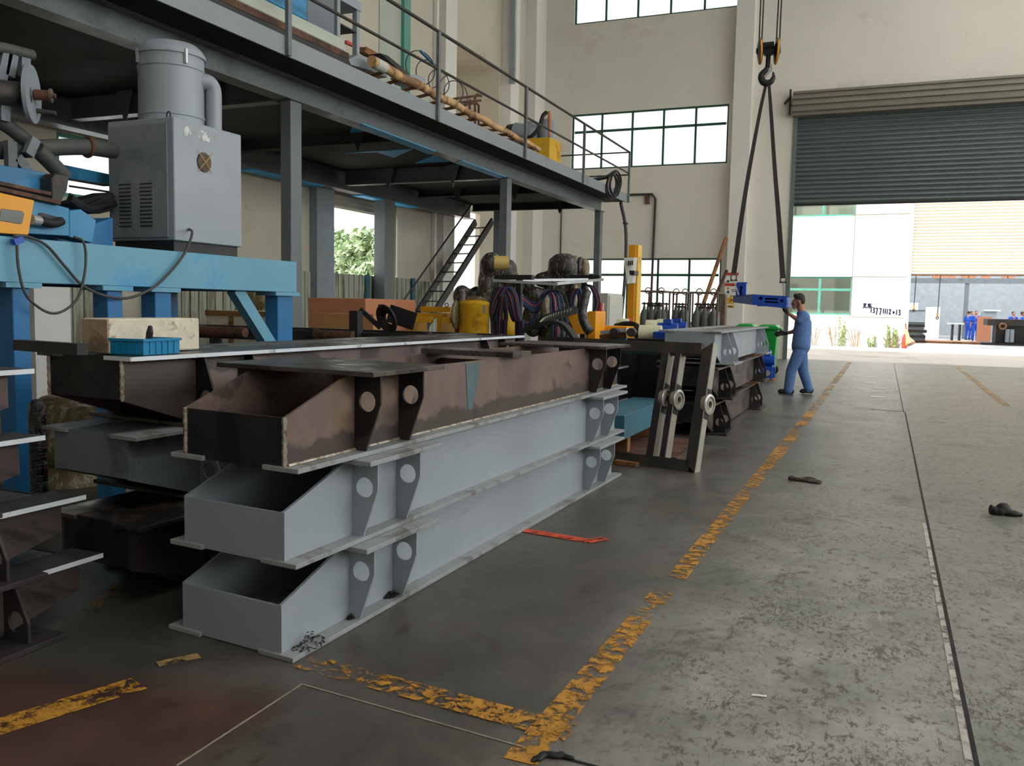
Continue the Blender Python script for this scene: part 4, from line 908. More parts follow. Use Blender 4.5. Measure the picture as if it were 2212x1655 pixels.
blob('wrap_folds', [pe(1183, 665, Y2-.55, 12, 36), pe(1244, 650, Y2-.35, 8, 38)], m_filmy, r2, .03, 3)
for q, z_ in ((at(1205, 705, y=Y2), .0),): M().cyl((q.x, q.y, 0), (q.x, q.y, q.z), .34, .3, 24).build('robot_foot', m_film, r2)
# hose rack
YH = 10.6
hr = thing('hose_rack', 'black hose rack with white aluminium crossbars in front of the robots', 'rack', at(1122, 712, y=YH))
pa = at(1122, 604, y=YH); 
M().box(pa.x-.035, pa.x+.035, YH-.035, YH+.035, 0, pa.z).build('post', m_black, hr)
pb = at(1262, 610, y=YH+1.2); M().box(pb.x-.035, pb.x+.035, YH+1.17, YH+1.23, 0, pb.z).build('post', m_black, hr)
for (x0, x1, yy) in ((1072, 1151, YH-.02), (1232, 1297, YH+1.2)):
    a, b = at(x0, 599, y=yy), at(x1, 599, y=yy); M().box(a.x, b.x, yy-.05, yy+.05, a.z-.03, a.z+.03).build('top_bar', m_black, hr)
for q in ([(1066, 606, YH-.1), (1205, 614, YH-.1)], [(1200, 613, YH-.1), (1302, 604, YH+1.1)], [(1100, 606, YH+.3), (1270, 604, YH+1.0)]):
    a, b = at(q[0][0], q[0][1], y=q[0][2]), at(q[1][0], q[1][1], y=q[1][2]); M().bar(a, b, .03, .035).build('crossbar', m_alu, hr)
m_hb = paint('hose_blue', (40, 76, 120), .5); m_hp = paint('hose_pink', (176, 84, 110), .5); m_hk = m_rubber
hl = {id(m_hb): 'blue', id(m_hp): 'pink', id(m_hk): 'black'}
def hose(pix, y, mat, r=.012):
    nm = hl[id(mat)]; P_ = [at(a, b, y=y) for a, b in pix]
    for q in (0, -1):
        if pix[q][1] > 700: e_ = P_[q].copy(); e_.z = .02; P_.insert(0, e_) if q == 0 else P_.append(e_)
    o = M().tube(curve_pts(P_, 6), r, 7).build('%s_hose' % nm, mat, None, True)
    tag(o, 'thin %s hose looped over the rack in front of the wrapped robots' % nm, 'hose', '%s hoses on the rack' % nm)
rng = random.Random(3)
for i in range(8):
    d = i*3.2; hose([(1062+d*.4, 712), (1058+d*.5, 670), (1066+d, 632), (1078+d, 622), (1090+d*1.2, 640), (1106+d*.8, 690), (1118+d*.6, 712)], YH-.12-.03*i, [m_hk, m_hb, m_hk, m_hp, m_hb, m_hk, m_hp, m_hb][i])
for i in range(6):
    d = i*4; hose([(1070+d*.6, 712), (1064+d, 690), (1074+d*.6, 660), (1080+d*.5, 640), (1087+d*.4, 664), (1090+d*.3, 690), (1082+d*.6, 712)], YH-.35-.02*i, [m_hk, m_hk, m_hb, m_hk, m_hp, m_hk][i], .011)
for i in range(5):
    d = i*5; hose([(1130, 640+d), (1150, 655+d), (1165, 650+d), (1175, 640), (1176+d, 627), (1188+d*1.6, 640), (1190+d*2, 680), (1194+d*2, 712)], YH-.1-.03*i, [m_hb, m_hp, m_hb, m_hb, m_hk][i])
for i in range(4):
    d = i*3; hose([(1130, 690+d), (1142, 700), (1155, 680+d), (1166+d, 645), (1180+d, 630), (1190+d, 650), (1196+d, 712)], YH+.1-.03*i, [m_hb, m_hk, m_hp, m_hb][i])
for i in range(5):
    d = i*3; hose([(1232+d*.5, 668), (1230+d, 640), (1240+d, 624), (1249+d*.6, 640), (1248+d, 660), (1244+d, 668)], YH+.5-.03*i, [m_hk, m_hb, m_hp, m_hk, m_hb][i])
for i in range(4):
    d = i*3; hose([(1262, 614), (1276+d, 622), (1286+d, 650), (1282+d, 672), (1272+d, 700)], YH+.8, [m_hk, m_hb, m_hp, m_hk][i])
# cable chain and orange pedestals
cc_ = thing('cable_chain', 'black cable drag chain with cream links in front of the hoses', 'cable chain', at(1205, 690, y=10.0))
pts = curve_pts([at(1168, 702, y=9.9), at(1180, 690, y=9.95), at(1205, 680, y=10.05), (at(1243, 669, y=10.2))], 6)
for i, (a, b) in enumerate(zip(pts, pts[1:])): M().bar(a, a.lerp(b, .9), .16, .085).build('chain_link', m_rubber, cc_)
for i in range(2, len(pts)-1): M().bar(pts[i]+Vector((.0, -.085, -.025)), pts[i]+Vector((.012, -.085, .025)), .03, .012).build('link_insert', m_cream, cc_)
P_ = curve_pts([at(1128, 716, y=7.9), at(1165, 702, y=7.9), at(1200, 697, y=7.9), at(1222, 706, y=7.9), at(1244, 734, y=7.9)], 6); m = M()
for a, b in zip(P_, P_[1:]): m.bar(a, b, .16, .035)
tag(m.build('black_strap', m_rubber), 'wide black strap bent over the dark frame in front of the hoses', 'strap')
pd = thing('orange_pedestal', 'orange steel pedestal with a slanted cheek and wrapped black hose', 'pedestal', at(1260, 715, y=10.2))
a, b, c, d = at(1225, 682, y=10.1), at(1270, 674, y=10.1), at(1270, 722, y=10.1), at(1243, 722, y=10.1)
M().prism([a, b, c, d], (0, .3, 0)).build('cheek', m_orange, pd, bevel=.004)
a, b = at(1271, 672, y=10.1), at(1286, 716, y=10.1); M().box(a.x, b.x, 10.1, 10.5, .0, a.z).build('column', m_orange, pd, bevel=.004)
M().tube(curve_pts([at(1268, 628, y=9.9), at(1262, 650, y=9.85), at(1258, 680, y=9.8), at(1266, 705, y=9.8), at(1276, 718, y=9.8)], 6), .055, 10).build('wrapped_hose', m_filmb, pd, True)
a = at(1288, 712, y=10.6); ob = thing('orange_base_block', 'low orange block on a black base between pedestal and conveyor', 'block', (a.x+.16, 10.7, 0))
M().box(a.x-.1, a.x+.42, 10.5, 10.9, a.z-.12, a.z+.05).build('block', m_orange, ob, bevel=.004); M().box(a.x-.08, a.x+.4, 10.52, 10.88, 0, a.z-.121).build('base', m_black, ob)
# electrical cabinet, red box
a, b, c = at(1288, 633, y=13.2), at(1314, 632, y=13.2), at(1333, 632, y=13.6)
ec = thing('electrical_cabinet', 'pale grey electrical cabinet standing below the far window', 'cabinet', (b.x-.2, 13.5, 0))
M().box(a.x, b.x, 13.2, 14.0, 0, a.z).build('cabinet_body', m_cabpale, ec, bevel=.006); M().box(b.x+.001, b.x+.02, 13.23, 13.97, .1, a.z-.04).build('cabinet_door', m_cabpale, ec)
rs = thing('red_switch_box', 'red switch box on a thin black stand by the pale cabinet', 'switch box', at(1297, 712, y=11.6))
a = at(1297, 672, y=11.6); k = mpp(a); M().box(a.x-5*k, a.x+5*k, 11.55, 11.68, a.z-8*k, a.z+17*k).build('box', m_red, rs, bevel=.004); M().cyl((a.x, 11.61, 0), (a.x, 11.61, a.z-8*k), .012).build('stand', m_black, rs); M().cyl((a.x, 11.61, 0), (a.x, 11.61, .03), .12).build('foot', m_black, rs)
for z_ in (-4, 6, 14): M().box(a.x+5*k, a.x+7*k, 11.57, 11.62, a.z+z_*k-.02, a.z+z_*k+.02).build('button', m_cabpale, rs)
# tall yellow post with control panel
YP = 12.0
a, b = at(1358, 529, y=YP), at(1378, 529, y=YP); base = at(1362, 700, y=YP)
ps = thing('yellow_post', 'tall orange-yellow machine post with a hanging white control panel', 'post', ((a.x+b.x)/2, YP, 0))
M().box(a.x, b.x-.03, YP, YP+.25, .82, a.z).build('post', m_orange, ps, bevel=.004); M().box(a.x-.05, b.x+.02, YP-.05, YP+.3, 0, .819).build('post_base', m_black, ps)
M().box(b.x-.029, b.x, YP+.02, YP+.23, .821, a.z).build('post_flange', m_yel, ps)
q = [at(1347, 557, y=YP-.25), at(1370, 556, y=YP-.2), at(1366, 612, y=YP-.2), at(1354, 614, y=YP-.25)]
cpn = M().prism(q, (0.02, .1, 0)).build('control_panel', m_cabpale, ps, bevel=.004)
for i in range(3): p = at(1358+4*i, 568, y=YP-.262); M().box(p.x-.008, p.x+.008, p.y-.006, p.y+.012, p.z-.03, p.z+.03).build('panel_slot', m_dark, cpn)
a = at(1364, 590, y=YP-.12); M().obox(a, (1, 0, 0), (0, 1, 0), (0, 0, 1), .14, .22, .06).build('clamp', m_black, ps)
M().tube(curve_pts([at(1330, 702, y=YP-.4), at(1345, 700, y=YP-.4), at(1362, 690, y=YP-.3)], 6), .03, 8).build('red_cable', m_red, ps, True)
tag(M().tube(curve_pts([at(1328, 706, y=11), at(1350, 700, y=11), at(1372, 702, y=10.9), at(1382, 716, y=10.8)], 6), .035, 8).build('black_cable', m_rubber, None, True), 'thick black cable curving at the foot of the yellow post', 'cable')
# turning rolls
def roll(px, py, y, label, w=22, r=15, motor=True, mpx=34):
    c = at(px, py, y=y); k = mpp(c); t = thing('turning_roll', label, 'roller', (c.x, c.y, 0)); r *= k; w *= k
    M().lathe([(r*.3, 0), (r*.96, 0), (r, .01), (r, w-.01), (r*.96, w), (r*.3, w)], c-Vector((w/2, 0, 0)), (1, .12, 0), 28).build('wheel', m_cream, t, True)
    M().box(c.x-w*.8, c.x+w*1.6, y-r*.8, y+r*.8, c.z-r*1.5, c.z-r*1.02).build('roll_base', m_blue2, t); M().box(c.x-w*.8, c.x+w*1.6, y-r*.6, y+r*.6, 0, c.z-r*1.51).build('pedestal', m_black, t)
    M().box(c.x+w*.56, c.x+w*.66, y-r*.35, y+r*.35, c.z-r*1.1, c.z+r*.35).build('bearing_plate', m_bogie, t)
    if motor:
        q = c+Vector((mpx*k, .05, -.02)); M().cyl(q-Vector((.12, 0, 0)), q+Vector((.12, .02, 0)), .075, seg=18).build('motor', m_bogie, t, True); M().box(q.x-.05, q.x+.05, q.y-.05, q.y+.05, q.z+.06, q.z+.12).build('terminal_box', m_bogie, t); M().cyl(q+Vector((-.0, 0, .0)), q+Vector((-mpx*k*.5, 0, 0)), .03).build('motor_shaft', m_dark, t)
    return t
roll(1345, 700, 11.2, 'cream wheel on a blue base at the foot of the yellow post', 24, 12, False)
roll(1407, 706, 10.9, 'cream turning wheel with a blue motor, nearer of the two by the gas cages', 24, 15)
roll(1430, 703, 11.9, 'cream turning wheel with a blue motor behind the nearer one', 22, 14, True, 32)
c = at(1403, 722, y=10.4); tag(M().cyl(c-Vector((.12, 0, 0)), c+Vector((.14, .02, 0)), .11, seg=20).build('cream_roller', m_cream, None, True), 'low cream roller beside the blue conveyor end', 'roller')
a = at(1432, 722, y=10.3); tag(M().box(a.x-.1, a.x+.1, 10.2, 10.5, a.z-.1, a.z+.03).build('blue_block', m_bogie, None, False, .01), 'small blue block beside the low cream roller', 'block')
a = at(1415, 735, y=10.2); tag(M().box(a.x-.2, a.x+.12, 10.0, 10.6, 0, a.z+.02).build('black_machine_bed', m_black), 'low black machine bed under the cream roller', 'machine')
cv = thing('conveyor', 'short conveyor with cream and orange edge and blue side beside the rollers', 'conveyor', at(1330, 722, y=10.2))
a, b = at(1306, 718, y=9.8), at(1362, 712, y=9.8); M().bar(a, b, .35, .04).build('conveyor_top', m_alu, cv); M().bar(a+Vector((0, -.18, -.06)), b+Vector((0, -.18, -.06)), .02, .07).build('orange_edge', m_rust, cv)
M().bar(a+Vector((.1, -.14, -.12)), b+Vector((0, -.14, -.12)), .06, .07).build('blue_side', m_blue, cv)
for q in (a, b): M().box(q.x-.06, q.x+.06, q.y-.1, q.y+.1, 0, q.z-.1).build('leg', m_black, cv)
for px in (1328, 1365): q = at(px, 718, y=9.58); M().cyl(q-Vector((0, .05, 0)), q+Vector((0, .05, 0)), .05, seg=16).build('guide_wheel', m_dark, cv, True)
# blue valves below the window
for px, y in ((1345, 17), (1338, 17.4)):
    a = at(px, 675, y=y); tag(M().lathe([(.1, 0), (.1, .5), (.06, .6), (.06, .9), (.12, .92), (.12, 1.0)], (a.x, a.y, 0), seg=16).build('blue_pump', m_blue2, None, True), 'small blue pump standing by the window behind the pale cabinet', 'pump', 'blue pumps by the window')
# gas cylinder cages
def cylinder(x, y, label, grp):
    m = M().lathe([(.07, 0), (.08, .02), (.08, 1.14), (.074, 1.21), (.055, 1.27), (.03, 1.31), (.03, 1.36)], (x, y, .05), seg=20); o = thing('gas_cylinder', label, 'gas cylinder', (x, y, .05), 0, grp)
    m.build('bottle', m_gas, o, True); M().cyl((x, y, 1.40), (x, y, 1.50), .018, seg=8).cyl((x-.05, y, 1.47), (x+.05, y, 1.47), .016, seg=8).build('valve', m_dark, o); return o
def cage(px0, px1, pyt, y, dep, label, h_sc=1):
    a, b = at(px0, pyt, y=y), at(px1, pyt, y=y); x0, x1, z1 = a.x, b.x, a.z
    t = thing('cylinder_cage', label, 'cage', ((x0+x1)/2, y+dep/2, 0)); e = .03
    for x in (x0, x1-e):
        for yy in (y, y+dep-e): M().box(x, x+e, yy, yy+e, 0, z1).build('cage_post', m_cage, t)
    for z_ in (z1-e, 1.0, .0):
        m = M(); m.box(x0+e, x1-e, y, y+e, z_, z_+e).box(x0+e, x1-e, y+dep-e, y+dep, z_, z_+e).box(x0, x0+e, y+e, y+dep-e, z_, z_+e).box(x1-e, x1, y+e, y+dep-e, z_, z_+e); m.build('cage_frame', m_cage, t)
    M().box(x0+e, x1-e, y+e, y+dep-e, .0, .045).build('cage_floor', m_cage, t)
    for f in (.2, .7): M().torus((x0+(x1-x0)*f, y+dep/2, z1+.005), (0, 1, 0), .06, .01, 20, 6).build('lifting_loop', m_dark, t)
    M().cyl((x0+.1, y+dep*.5, z1-.3), (x1-.1, y+dep*.5, z1-.3), .02, seg=8).build('gas_manifold', m_dark, t)
    return x0, x1
YG = 17.2
x0, x1 = cage(1376, 1434, 627, YG, .95, 'rusty cage of grey gas cylinders, biggest of the three by the window')
n = 3
for i in range(n):
    for j in range(3): cylinder(x0+.115+(x1-x0-.23)*i/(n-1), YG+.17+.3*j, 'grey gas cylinder standing in the biggest rusty cage', 'cylinders in the big cage')
x0, x1 = cage(1445, 1484, 630, YG+.5, .7, 'narrow rusty cage of gas cylinders beside the biggest cage')
for i in range(2):
    for j in range(2): cylinder(x0+.115+(x1-x0-.23)*i, YG+.67+.3*j, 'grey gas cylinder standing in the narrow cage', 'cylinders in the narrow cage')
x0, x1 = cage(1490, 1552, 630, YG-.3, .8, 'rusty cage of gas cylinders next to the pilaster')
for i in range(3):
    for j in range(2): cylinder(x0+.115+(x1-x0-.23)*i/2, YG-.13+.3*j, 'grey gas cylinder standing in the cage next to the pilaster', 'cylinders in the pilaster cage')
tag(M().box(at(1556, 640, y=18.5).x, at(1568, 640, y=18.5).x, 18.5, 18.7, 0, at(1556, 636, y=18.5).z).build('tall_steel_cabinet', m_cage), 'slim rusty locker between the last gas cage and the pilaster', 'locker')
tag(M().cyl(at(1568, 515, y=25.8)+(at(1527, 635, y=24.5)-at(1568, 515, y=25.8))*(at(1568, 515, y=25.8).z-.03)/(at(1568, 515, y=25.8).z-at(1527, 635, y=24.5).z), at(1568, 515, y=25.8), .055, seg=12).build('timber_pole', m_wood2, None, True), 'brown timber pole leaning against the pilaster by the window', 'pole')
tag(M().cyl(at(1570, 585, y=25.8)+(at(1552, 625, y=25.4)-at(1570, 585, y=25.8))*(at(1570, 585, y=25.8).z-.03)/(at(1570, 585, y=25.8).z-at(1552, 625, y=25.4).z), at(1570, 585, y=25.8), .045, seg=12).build('timber_pole', m_rust, None, True), 'shorter dark pole leaning beside the long timber pole', 'pole')
# pipes and cables on the far wall
tag(M().tube([(-8.05, YF-.06, at(1360, 421, y=YF).z), (at(1410, 421, y=YF).x, YF-.06, at(1410, 420, y=YF).z), (at(1417, 430, y=YF).x, YF-.06, at(1417, 430, y=YF).z), (at(1408, 620, y=YF).x, YF-.06, 1.3)], .035, 10).build('wall_pipe', m_dark, None, True), 'dark conduit bending down the far wall beside the window', 'pipe')
a = at(1399, 431, y=YF); tag(M().box(a.x-.06, a.x+.06, YF-.1, YF-.002, a.z-.14, a.z+.12).build('fire_alarm', m_rust), 'small dark red fitting hanging under the conduit', 'fitting')
tag(M().cyl((at(1213, 480, y=YF).x, YF-.04, at(1213, 450, y=YF).z), (at(1213, 480, y=YF).x, YF-.04, 1.5), .02, seg=8).build('wall_cable', m_dark), 'thin dark cable running straight down the far wall', 'cable')
tag(M().tube(curve_pts([(XE-.15, 21.1, ZD-.03), at(1352, 500, y=20.9), at(1350, 600, y=20.8), at(1342, 690, y=20.6)], 6), .04, 8).build('hanging_cable', m_hose, None, True), 'thick grey cable hanging from the far mezzanine corner', 'cable')
tag(M().torus(at(1351, 483, y=20.85), (0, .2, 1), .06, .012).build('cable_ring', m_black), 'small black ring round the hanging cable', 'ring')
tag(M().bar((XL+.36, 23.55, 12), (XL+.36, 23.55, 7.7), .16, .12).build('wall_duct', m_cab), 'grey square duct running down the wall corner above the mezzanine', 'duct')
tag(M().bar((XL+.06, 19.5, 12), (XL+.06, 19.5, 0), .1, .1).build('drain_pipe', m_pil), 'cream drain pipe beside the upper wall pilaster', 'pipe')
# safety boards and warning sign on the pilaster
YS = YF-.365
def board(pts, label):
    q = [at(x, y, y=YS) for x, y in pts]; o = thing('safety_board', label, 'notice board', (q[0]+q[2])/2)
    x0, x1, z0, z1 = q[0].x, q[1].x, q[2].z, q[0].z
    M().box(x0, x1, YS-.01, YS+.004, z0, z1).build('board', m_stick, o); M().box(x0, x1, YS-.012, YS-.0101, z1-.08, z1).build('red_header', m_red, o)
    m = M()
    for i in range(3): m.box(x0+.2, x1-.06, YS-.012, YS-.0101, z1-.24-.13*i, z1-.22-.13*i)
    m.build('text_line', m_dark, o)
    for i in range(2): M().obox((x0+.1, YS-.011, z1-.25-.2*i), (1, 0, 1), (0, 1, 0), (-1, 0, 1), .07, .002, .07).build('symbol', m_green if not i else m_yel, o)
board([(1566, 589), (1596, 588), (1596, 609), (1566, 610)], 'white safety board with a red header, upper of two on the pilaster')
board([(1566, 612), (1596, 611), (1596, 632), (1566, 633)], 'white safety board with a red header, lower of two on the pilaster')
a, b = at(1570, 656, y=YS), at(1584, 636, y=YS); w = thing('warning_sign', 'yellow triangular warning sign above a small yellow plate on the pilaster', 'sign', a)
M().prism([(a.x, YS, a.z), (b.x+.04, YS, a.z), ((a.x+b.x)/2+.02, YS, b.z)], (0, -.006, 0)).build('triangle', m_yel, w); M().bar((a.x+.08, YS-.008, a.z+.05), (b.x-.04, YS-.008, a.z+.14), .004, .02).build('symbol', m_black, w)
M().box(a.x, b.x+.04, YS-.006, YS, a.z-.12, a.z-.05).build('plate', m_yel, w); M().box(a.x+.04, b.x, YS-.009, YS-.006, a.z-.10, a.z-.07).build('text_line', m_black, w)
# floor litter
def rag(px, py, prims, label, nm, mat=m_rubber):
    c = at(px, py, z=0); tag(blob(nm, [('e', c+Vector((x, y, .004+rz*.55)), (rx, ry, rz)) for x, y, rx, ry, rz in prims], mat, None, .006, 3), label, 'rag')
rag(1738, 1040, [(-.1, 0, .03, .035, .022), (-.03, .015, .06, .055, .013), (.05, 0, .05, .075, .011), (.1, -.01, .035, .07, .01), (.03, .05, .06, .02, .018), (-.06, -.02, .03, .02, .018), (.0, -.03, .08, .012, .014)], 'flat black rag lying on the floor of the lane', 'black_rag', paint('oily_rag', (58, 50, 40), .8, 0, .4, 30))
rag(2167, 1112, [(-.05, 0, .03, .05, .03), (0, .01, .05, .05, .05), (.05, -.02, .05, .03, .025), (-.07, .03, .018, .025, .035), (.09, -.01, .03, .015, .018), (.02, .06, .025, .03, .045), (-.02, -.03, .03, .02, .03)], 'crumpled black glove on the floor beyond the joint', 'black_glove')
rag(1195, 1637, [(-.03, -.02, .014, .035, .008), (0, 0, .03, .016, .009), (.045, .008, .025, .010, .008), (-.045, -.045, .009, .018, .007), (.02, .02, .012, .01, .008)], 'frayed black cloth scrap at the end of the yellow line', 'cloth_scrap')
for px, py in ((1640, 1505), (1882, 815), (1900, 840), (1880, 828), (1895, 858)): 
    c = at(px, py, z=0); tag(M().obox(c+Vector((0, 0, .004)), (1, .2, 0), (-.2, 1, 0), (0, 0, 1), .05 if py > 1000 else .22, .012 if py > 1000 else .1, .003).build('paper_scrap', m_stick), 'scrap of white paper lying on the worn floor', 'paper', 'paper scraps on the floor')
# ------------------------------------------------------------------ crane hook, slings, hung blue bogie
YW = 15.0
ck = thing('crane_hook', 'black crane hook block with two orange-edged pulleys on wire ropes', 'crane hook', at(1660, 130, y=YW))
H_ = lambda px, py, dy=0: at(px, py, y=YW+dy); k = mpp(H_(1660, 130))
for px, ax in ((1642, (1, .25, .05)), (1678, (1, .25, -.05))):
    c = H_(px, 110); M().lathe([(10*k, -6*k), (27*k, -2.5*k), (27*k, 2.5*k), (10*k, 6*k)], c, ax, 30).build('pulley_guard', m_black, ck, True)
    M().lathe([(27.5*k, -1.8*k), (28*k, 0), (27.5*k, 1.8*k)], c-Vector((0, 0, 1*k)), ax, 30).build('pulley', m_orange, ck)
    M().cyl(c-Vector((8*k, 0, 0)), c+Vector((8*k, 0, 0)), 6*k).build('pulley_pin', m_dark, ck)
m = M(); m.cyl(H_(1660, 100)-Vector((11*k, 0, 0)), H_(1660, 100)+Vector((11*k, 0, 0)), 9*k).obox(H_(1660, 110), (1, 0, 0), (0, 1, 0), (0, 0, 1), 18*k, 12*k, 18*k).cyl(H_(1660, 117), H_(1658, 148), 5*k); m.build('hook_block', m_black, ck)
hk = [H_(1658, 145), H_(1654, 152), H_(1645, 163), H_(1647, 175), H_(1656, 180), H_(1666, 176), H_(1671, 166), H_(1670, 155)]
hp = curve_pts(hk, 5); M().tube(hp, [k*(4.5+3*math.sin(PI*min(1, i/(len(hp)-1)*1.15)))*(1 if i < len(hp)-6 else .3+.7*(len(hp)-1-i)/6) for i in range(len(hp))], 12).build('hook', m_black, ck, True)
M().bar(H_(1665, 138, -.04), H_(1667, 152, -.04), 4*k, 4*k).bar(H_(1667, 150, -.04), H_(1652, 166, -.04), 3*k, 5*k).build('safety_latch', m_alu, ck)
rope = lambda a, b: M().tube([a, b], .012, 8).build('wire_rope', m_black, ck, True)
up = lambda x, z: Vector((x, YW, z))
for px, dx in ((1639, -.01), (1644.5, .02), (1676, .06), (1683, .02)): a = H_(px, 112 if px < 1650 else 108); rope(a, Vector((a.x+dx*1.5, YW, 12.55)))
def sling(pts, label, r0=.05):
    P = curve_pts(pts, 8); m = M(); n = len(P); prev = None; ang = 0
    for i in range(n-1):
        t = (P[i+1]-P[i]).normalized(); w = .085
        s = Vector((math.cos(i*.06), math.sin(i*.06), 0))
        m.bar(P[i], P[i+1]+t*.01, w*(.55+.45*i/n), .016, (0, 1, .2))
    tag(m.build('lifting_sling', m_sling), label, 'sling')
sling([H_(1655, 180), H_(1640, 250, .02), H_(1618, 370, .02), H_(1602, 470, .02), H_(1585, 592, .02)], 'long dark webbing sling from the hook to the arm end with the upright blue lug')
sling([H_(1661, 180, -.02), H_(1666, 250, -.02), H_(1674, 370, -.02), H_(1682, 470, -.02), H_(1691, 600, -.02)], 'long dark webbing sling from the hook to the end the worker steadies')
def shackle(px, py, px2, py2, label):
    t = thing('shackle', label, 'shackle', H_(px, py)); c = H_(px, py)
    pts = [c+Vector((-5*k, 0, -6*k)), c+Vector((-6*k, 0, 2*k)), c+Vector((-4*k, 0, 7*k)), c+Vector((4*k, 0, 7*k)), c+Vector((6*k, 0, 2*k)), c+Vector((5*k, 0, -6*k))]
    M().tube(curve_pts(pts, 5), 1.6*k, 8).build('bow', m_cage, t, True); M().cyl(c+Vector((-8*k, 0, -6*k)), c+Vector((8*k, 0, -6*k)), 1.7*k, seg=8).build('pin', m_dark, t)
    M().bar(c+Vector((0, 0, -6*k)), H_(px2, py2), .03, .02).build('lifting_strap', m_alu, t)
shackle(1585, 600, 1596, 637, 'steel shackle at the lower end of the sling by the blue lug')
shackle(1692, 604, 1693, 640, 'steel shackle at the lower end of the sling above the worker')
bg = thing('bogie_frame', 'blue bogie frame hanging level from the two slings', 'bogie frame', H_(1640, 650))
B = lambda px, py, dy: at(px, py, y=YW+dy)
# side members: near plate with arm openings, far plate, end plates and the upright lug
z0, z1 = B(1625, 657, -.35).z, B(1625, 639, -.35).z
xa, xb, xm = B(1582, 650, .25).x, B(1700, 650, -.3).x, B(1626, 648, -.3).x
M().hexa([(xa, YW+.30, z0+.04), (xm, YW-.34, z0), (xm, YW-.31, z0), (xa, YW+.34, z0+.04)], [(xa, YW+.30, z1+.0), (xm, YW-.34, z1+.01), (xm, YW-.31, z1+.01), (xa, YW+.34, z1+.0)]).build('end_plate', m_bogie, bg)
nz = z1-z0; LL = xb-xm; m = M()
hl_ = [(.04, nz*.25), (.34, nz*.2), (.34, nz*.75), (.04, nz*.8)]
m.plate([(0, 0), (xb-xm, -.05), (xb-xm, nz*.95), (0, nz+.01)], [[(.36*LL, nz*.2), (.76*LL, nz*.12), (.76*LL, nz*.36), (.36*LL, nz*.42)], [(.36*LL, nz*.55), (.76*LL, nz*.48), (.76*LL, nz*.74), (.36*LL, nz*.78)], circ(.24*LL, nz*.72, .03, 14), circ(.86*LL, nz*.42, .03, 14)], (xm, YW-.34, z0), (1, 0, 0), (0, 0, 1), (0, .02, 0)).build('side_plate', m_bogie, bg)
M().box(xm+.0, xb, YW+.25, YW+.27, z0-.03, z1).build('side_plate', m_bogie, bg)
M().hexa([(xa, YW+.34, z1), (xm, YW-.34, z1+.012), (xb+.02, YW-.34, z1-.012), (xb-.1, YW+.30, z1)], [(xa, YW+.34, z1+.012), (xm, YW-.34, z1+.024), (xb+.02, YW-.34, z1), (xb-.1, YW+.30, z1+.012)]).build('top_plate', m_bogie, bg)
M().hexa([(xa, YW+.34, z0+.03), (xm, YW-.34, z0-.012), (xb, YW-.34, z0-.06), (xb-.1, YW+.30, z0-.03)], [(xa, YW+.34, z0+.042), (xm, YW-.34, z0), (xb, YW-.34, z0-.048), (xb-.1, YW+.30, z0-.018)]).build('bottom_plate', m_bogie, bg)
M().box(xb-.02, xb, YW-.32, YW+.25, z0-.04, z1-.013).build('end_plate', m_bogie, bg)
la, lb_ = B(1590, 637, .1), B(1613, 612, .1); m = M()
m.box(la.x, la.x+.06, YW+.06, YW+.16, z1, lb_.z).box(lb_.x-.06, lb_.x, YW+.06, YW+.16, z1+.02, lb_.z).box(la.x+.06, lb_.x-.06, YW+.06, YW+.16, lb_.z-.05, lb_.z).box(la.x, lb_.x, YW+.165, YW+.18, z1, lb_.z+.02); m.build('upright_lug', m_bogie, bg, bevel=.003)
M().cyl((la.x+.1, YW+.05, z1+.1), (lb_.x-.06, YW+.05, z1+.1), .02, seg=8).build('lug_pin', m_bogie, bg)
# second bogie on the floor behind the far stack
b2 = thing('bogie_frame', 'blue bogie frame standing on the floor behind the far stack', 'bogie frame', at(1660, 812, z=0))
c = at(1650, 822, z=0); M().box(c.x-.5, c.x+.16, c.y-.03, c.y+.01, .03, .26).build('side_plate', m_bogie, b2); M().box(c.x-.5, c.x+.16, c.y+.4, c.y+.43, .03, .26).build('side_plate', m_bogie, b2)
M().box(c.x-.5, c.x+.16, c.y-.03, c.y+.43, .261, .285).build('top_plate', m_bogie, b2); M().cyl((c.x+.06, c.y-.05, .15), (c.x+.06, c.y+.45, .15), .06).build('axle', m_alu, b2)
M().cyl((c.x-.05, c.y+.1, .40), (c.x+.18, c.y+.1, .40), .10).box(c.x-.0, c.x+.1, c.y+.03, c.y+.17, .45, .6).build('motor', m_bogie, b2); M().box(c.x-.5, c.x+.2, c.y-.04, c.y+.45, .0, .029).build('timber_bearer', m_wood2, b2)
M().box(c.x-.2, c.x+.12, c.y+.2, c.y+.4, .286, .40).build('gearbox', m_bogie, b2)
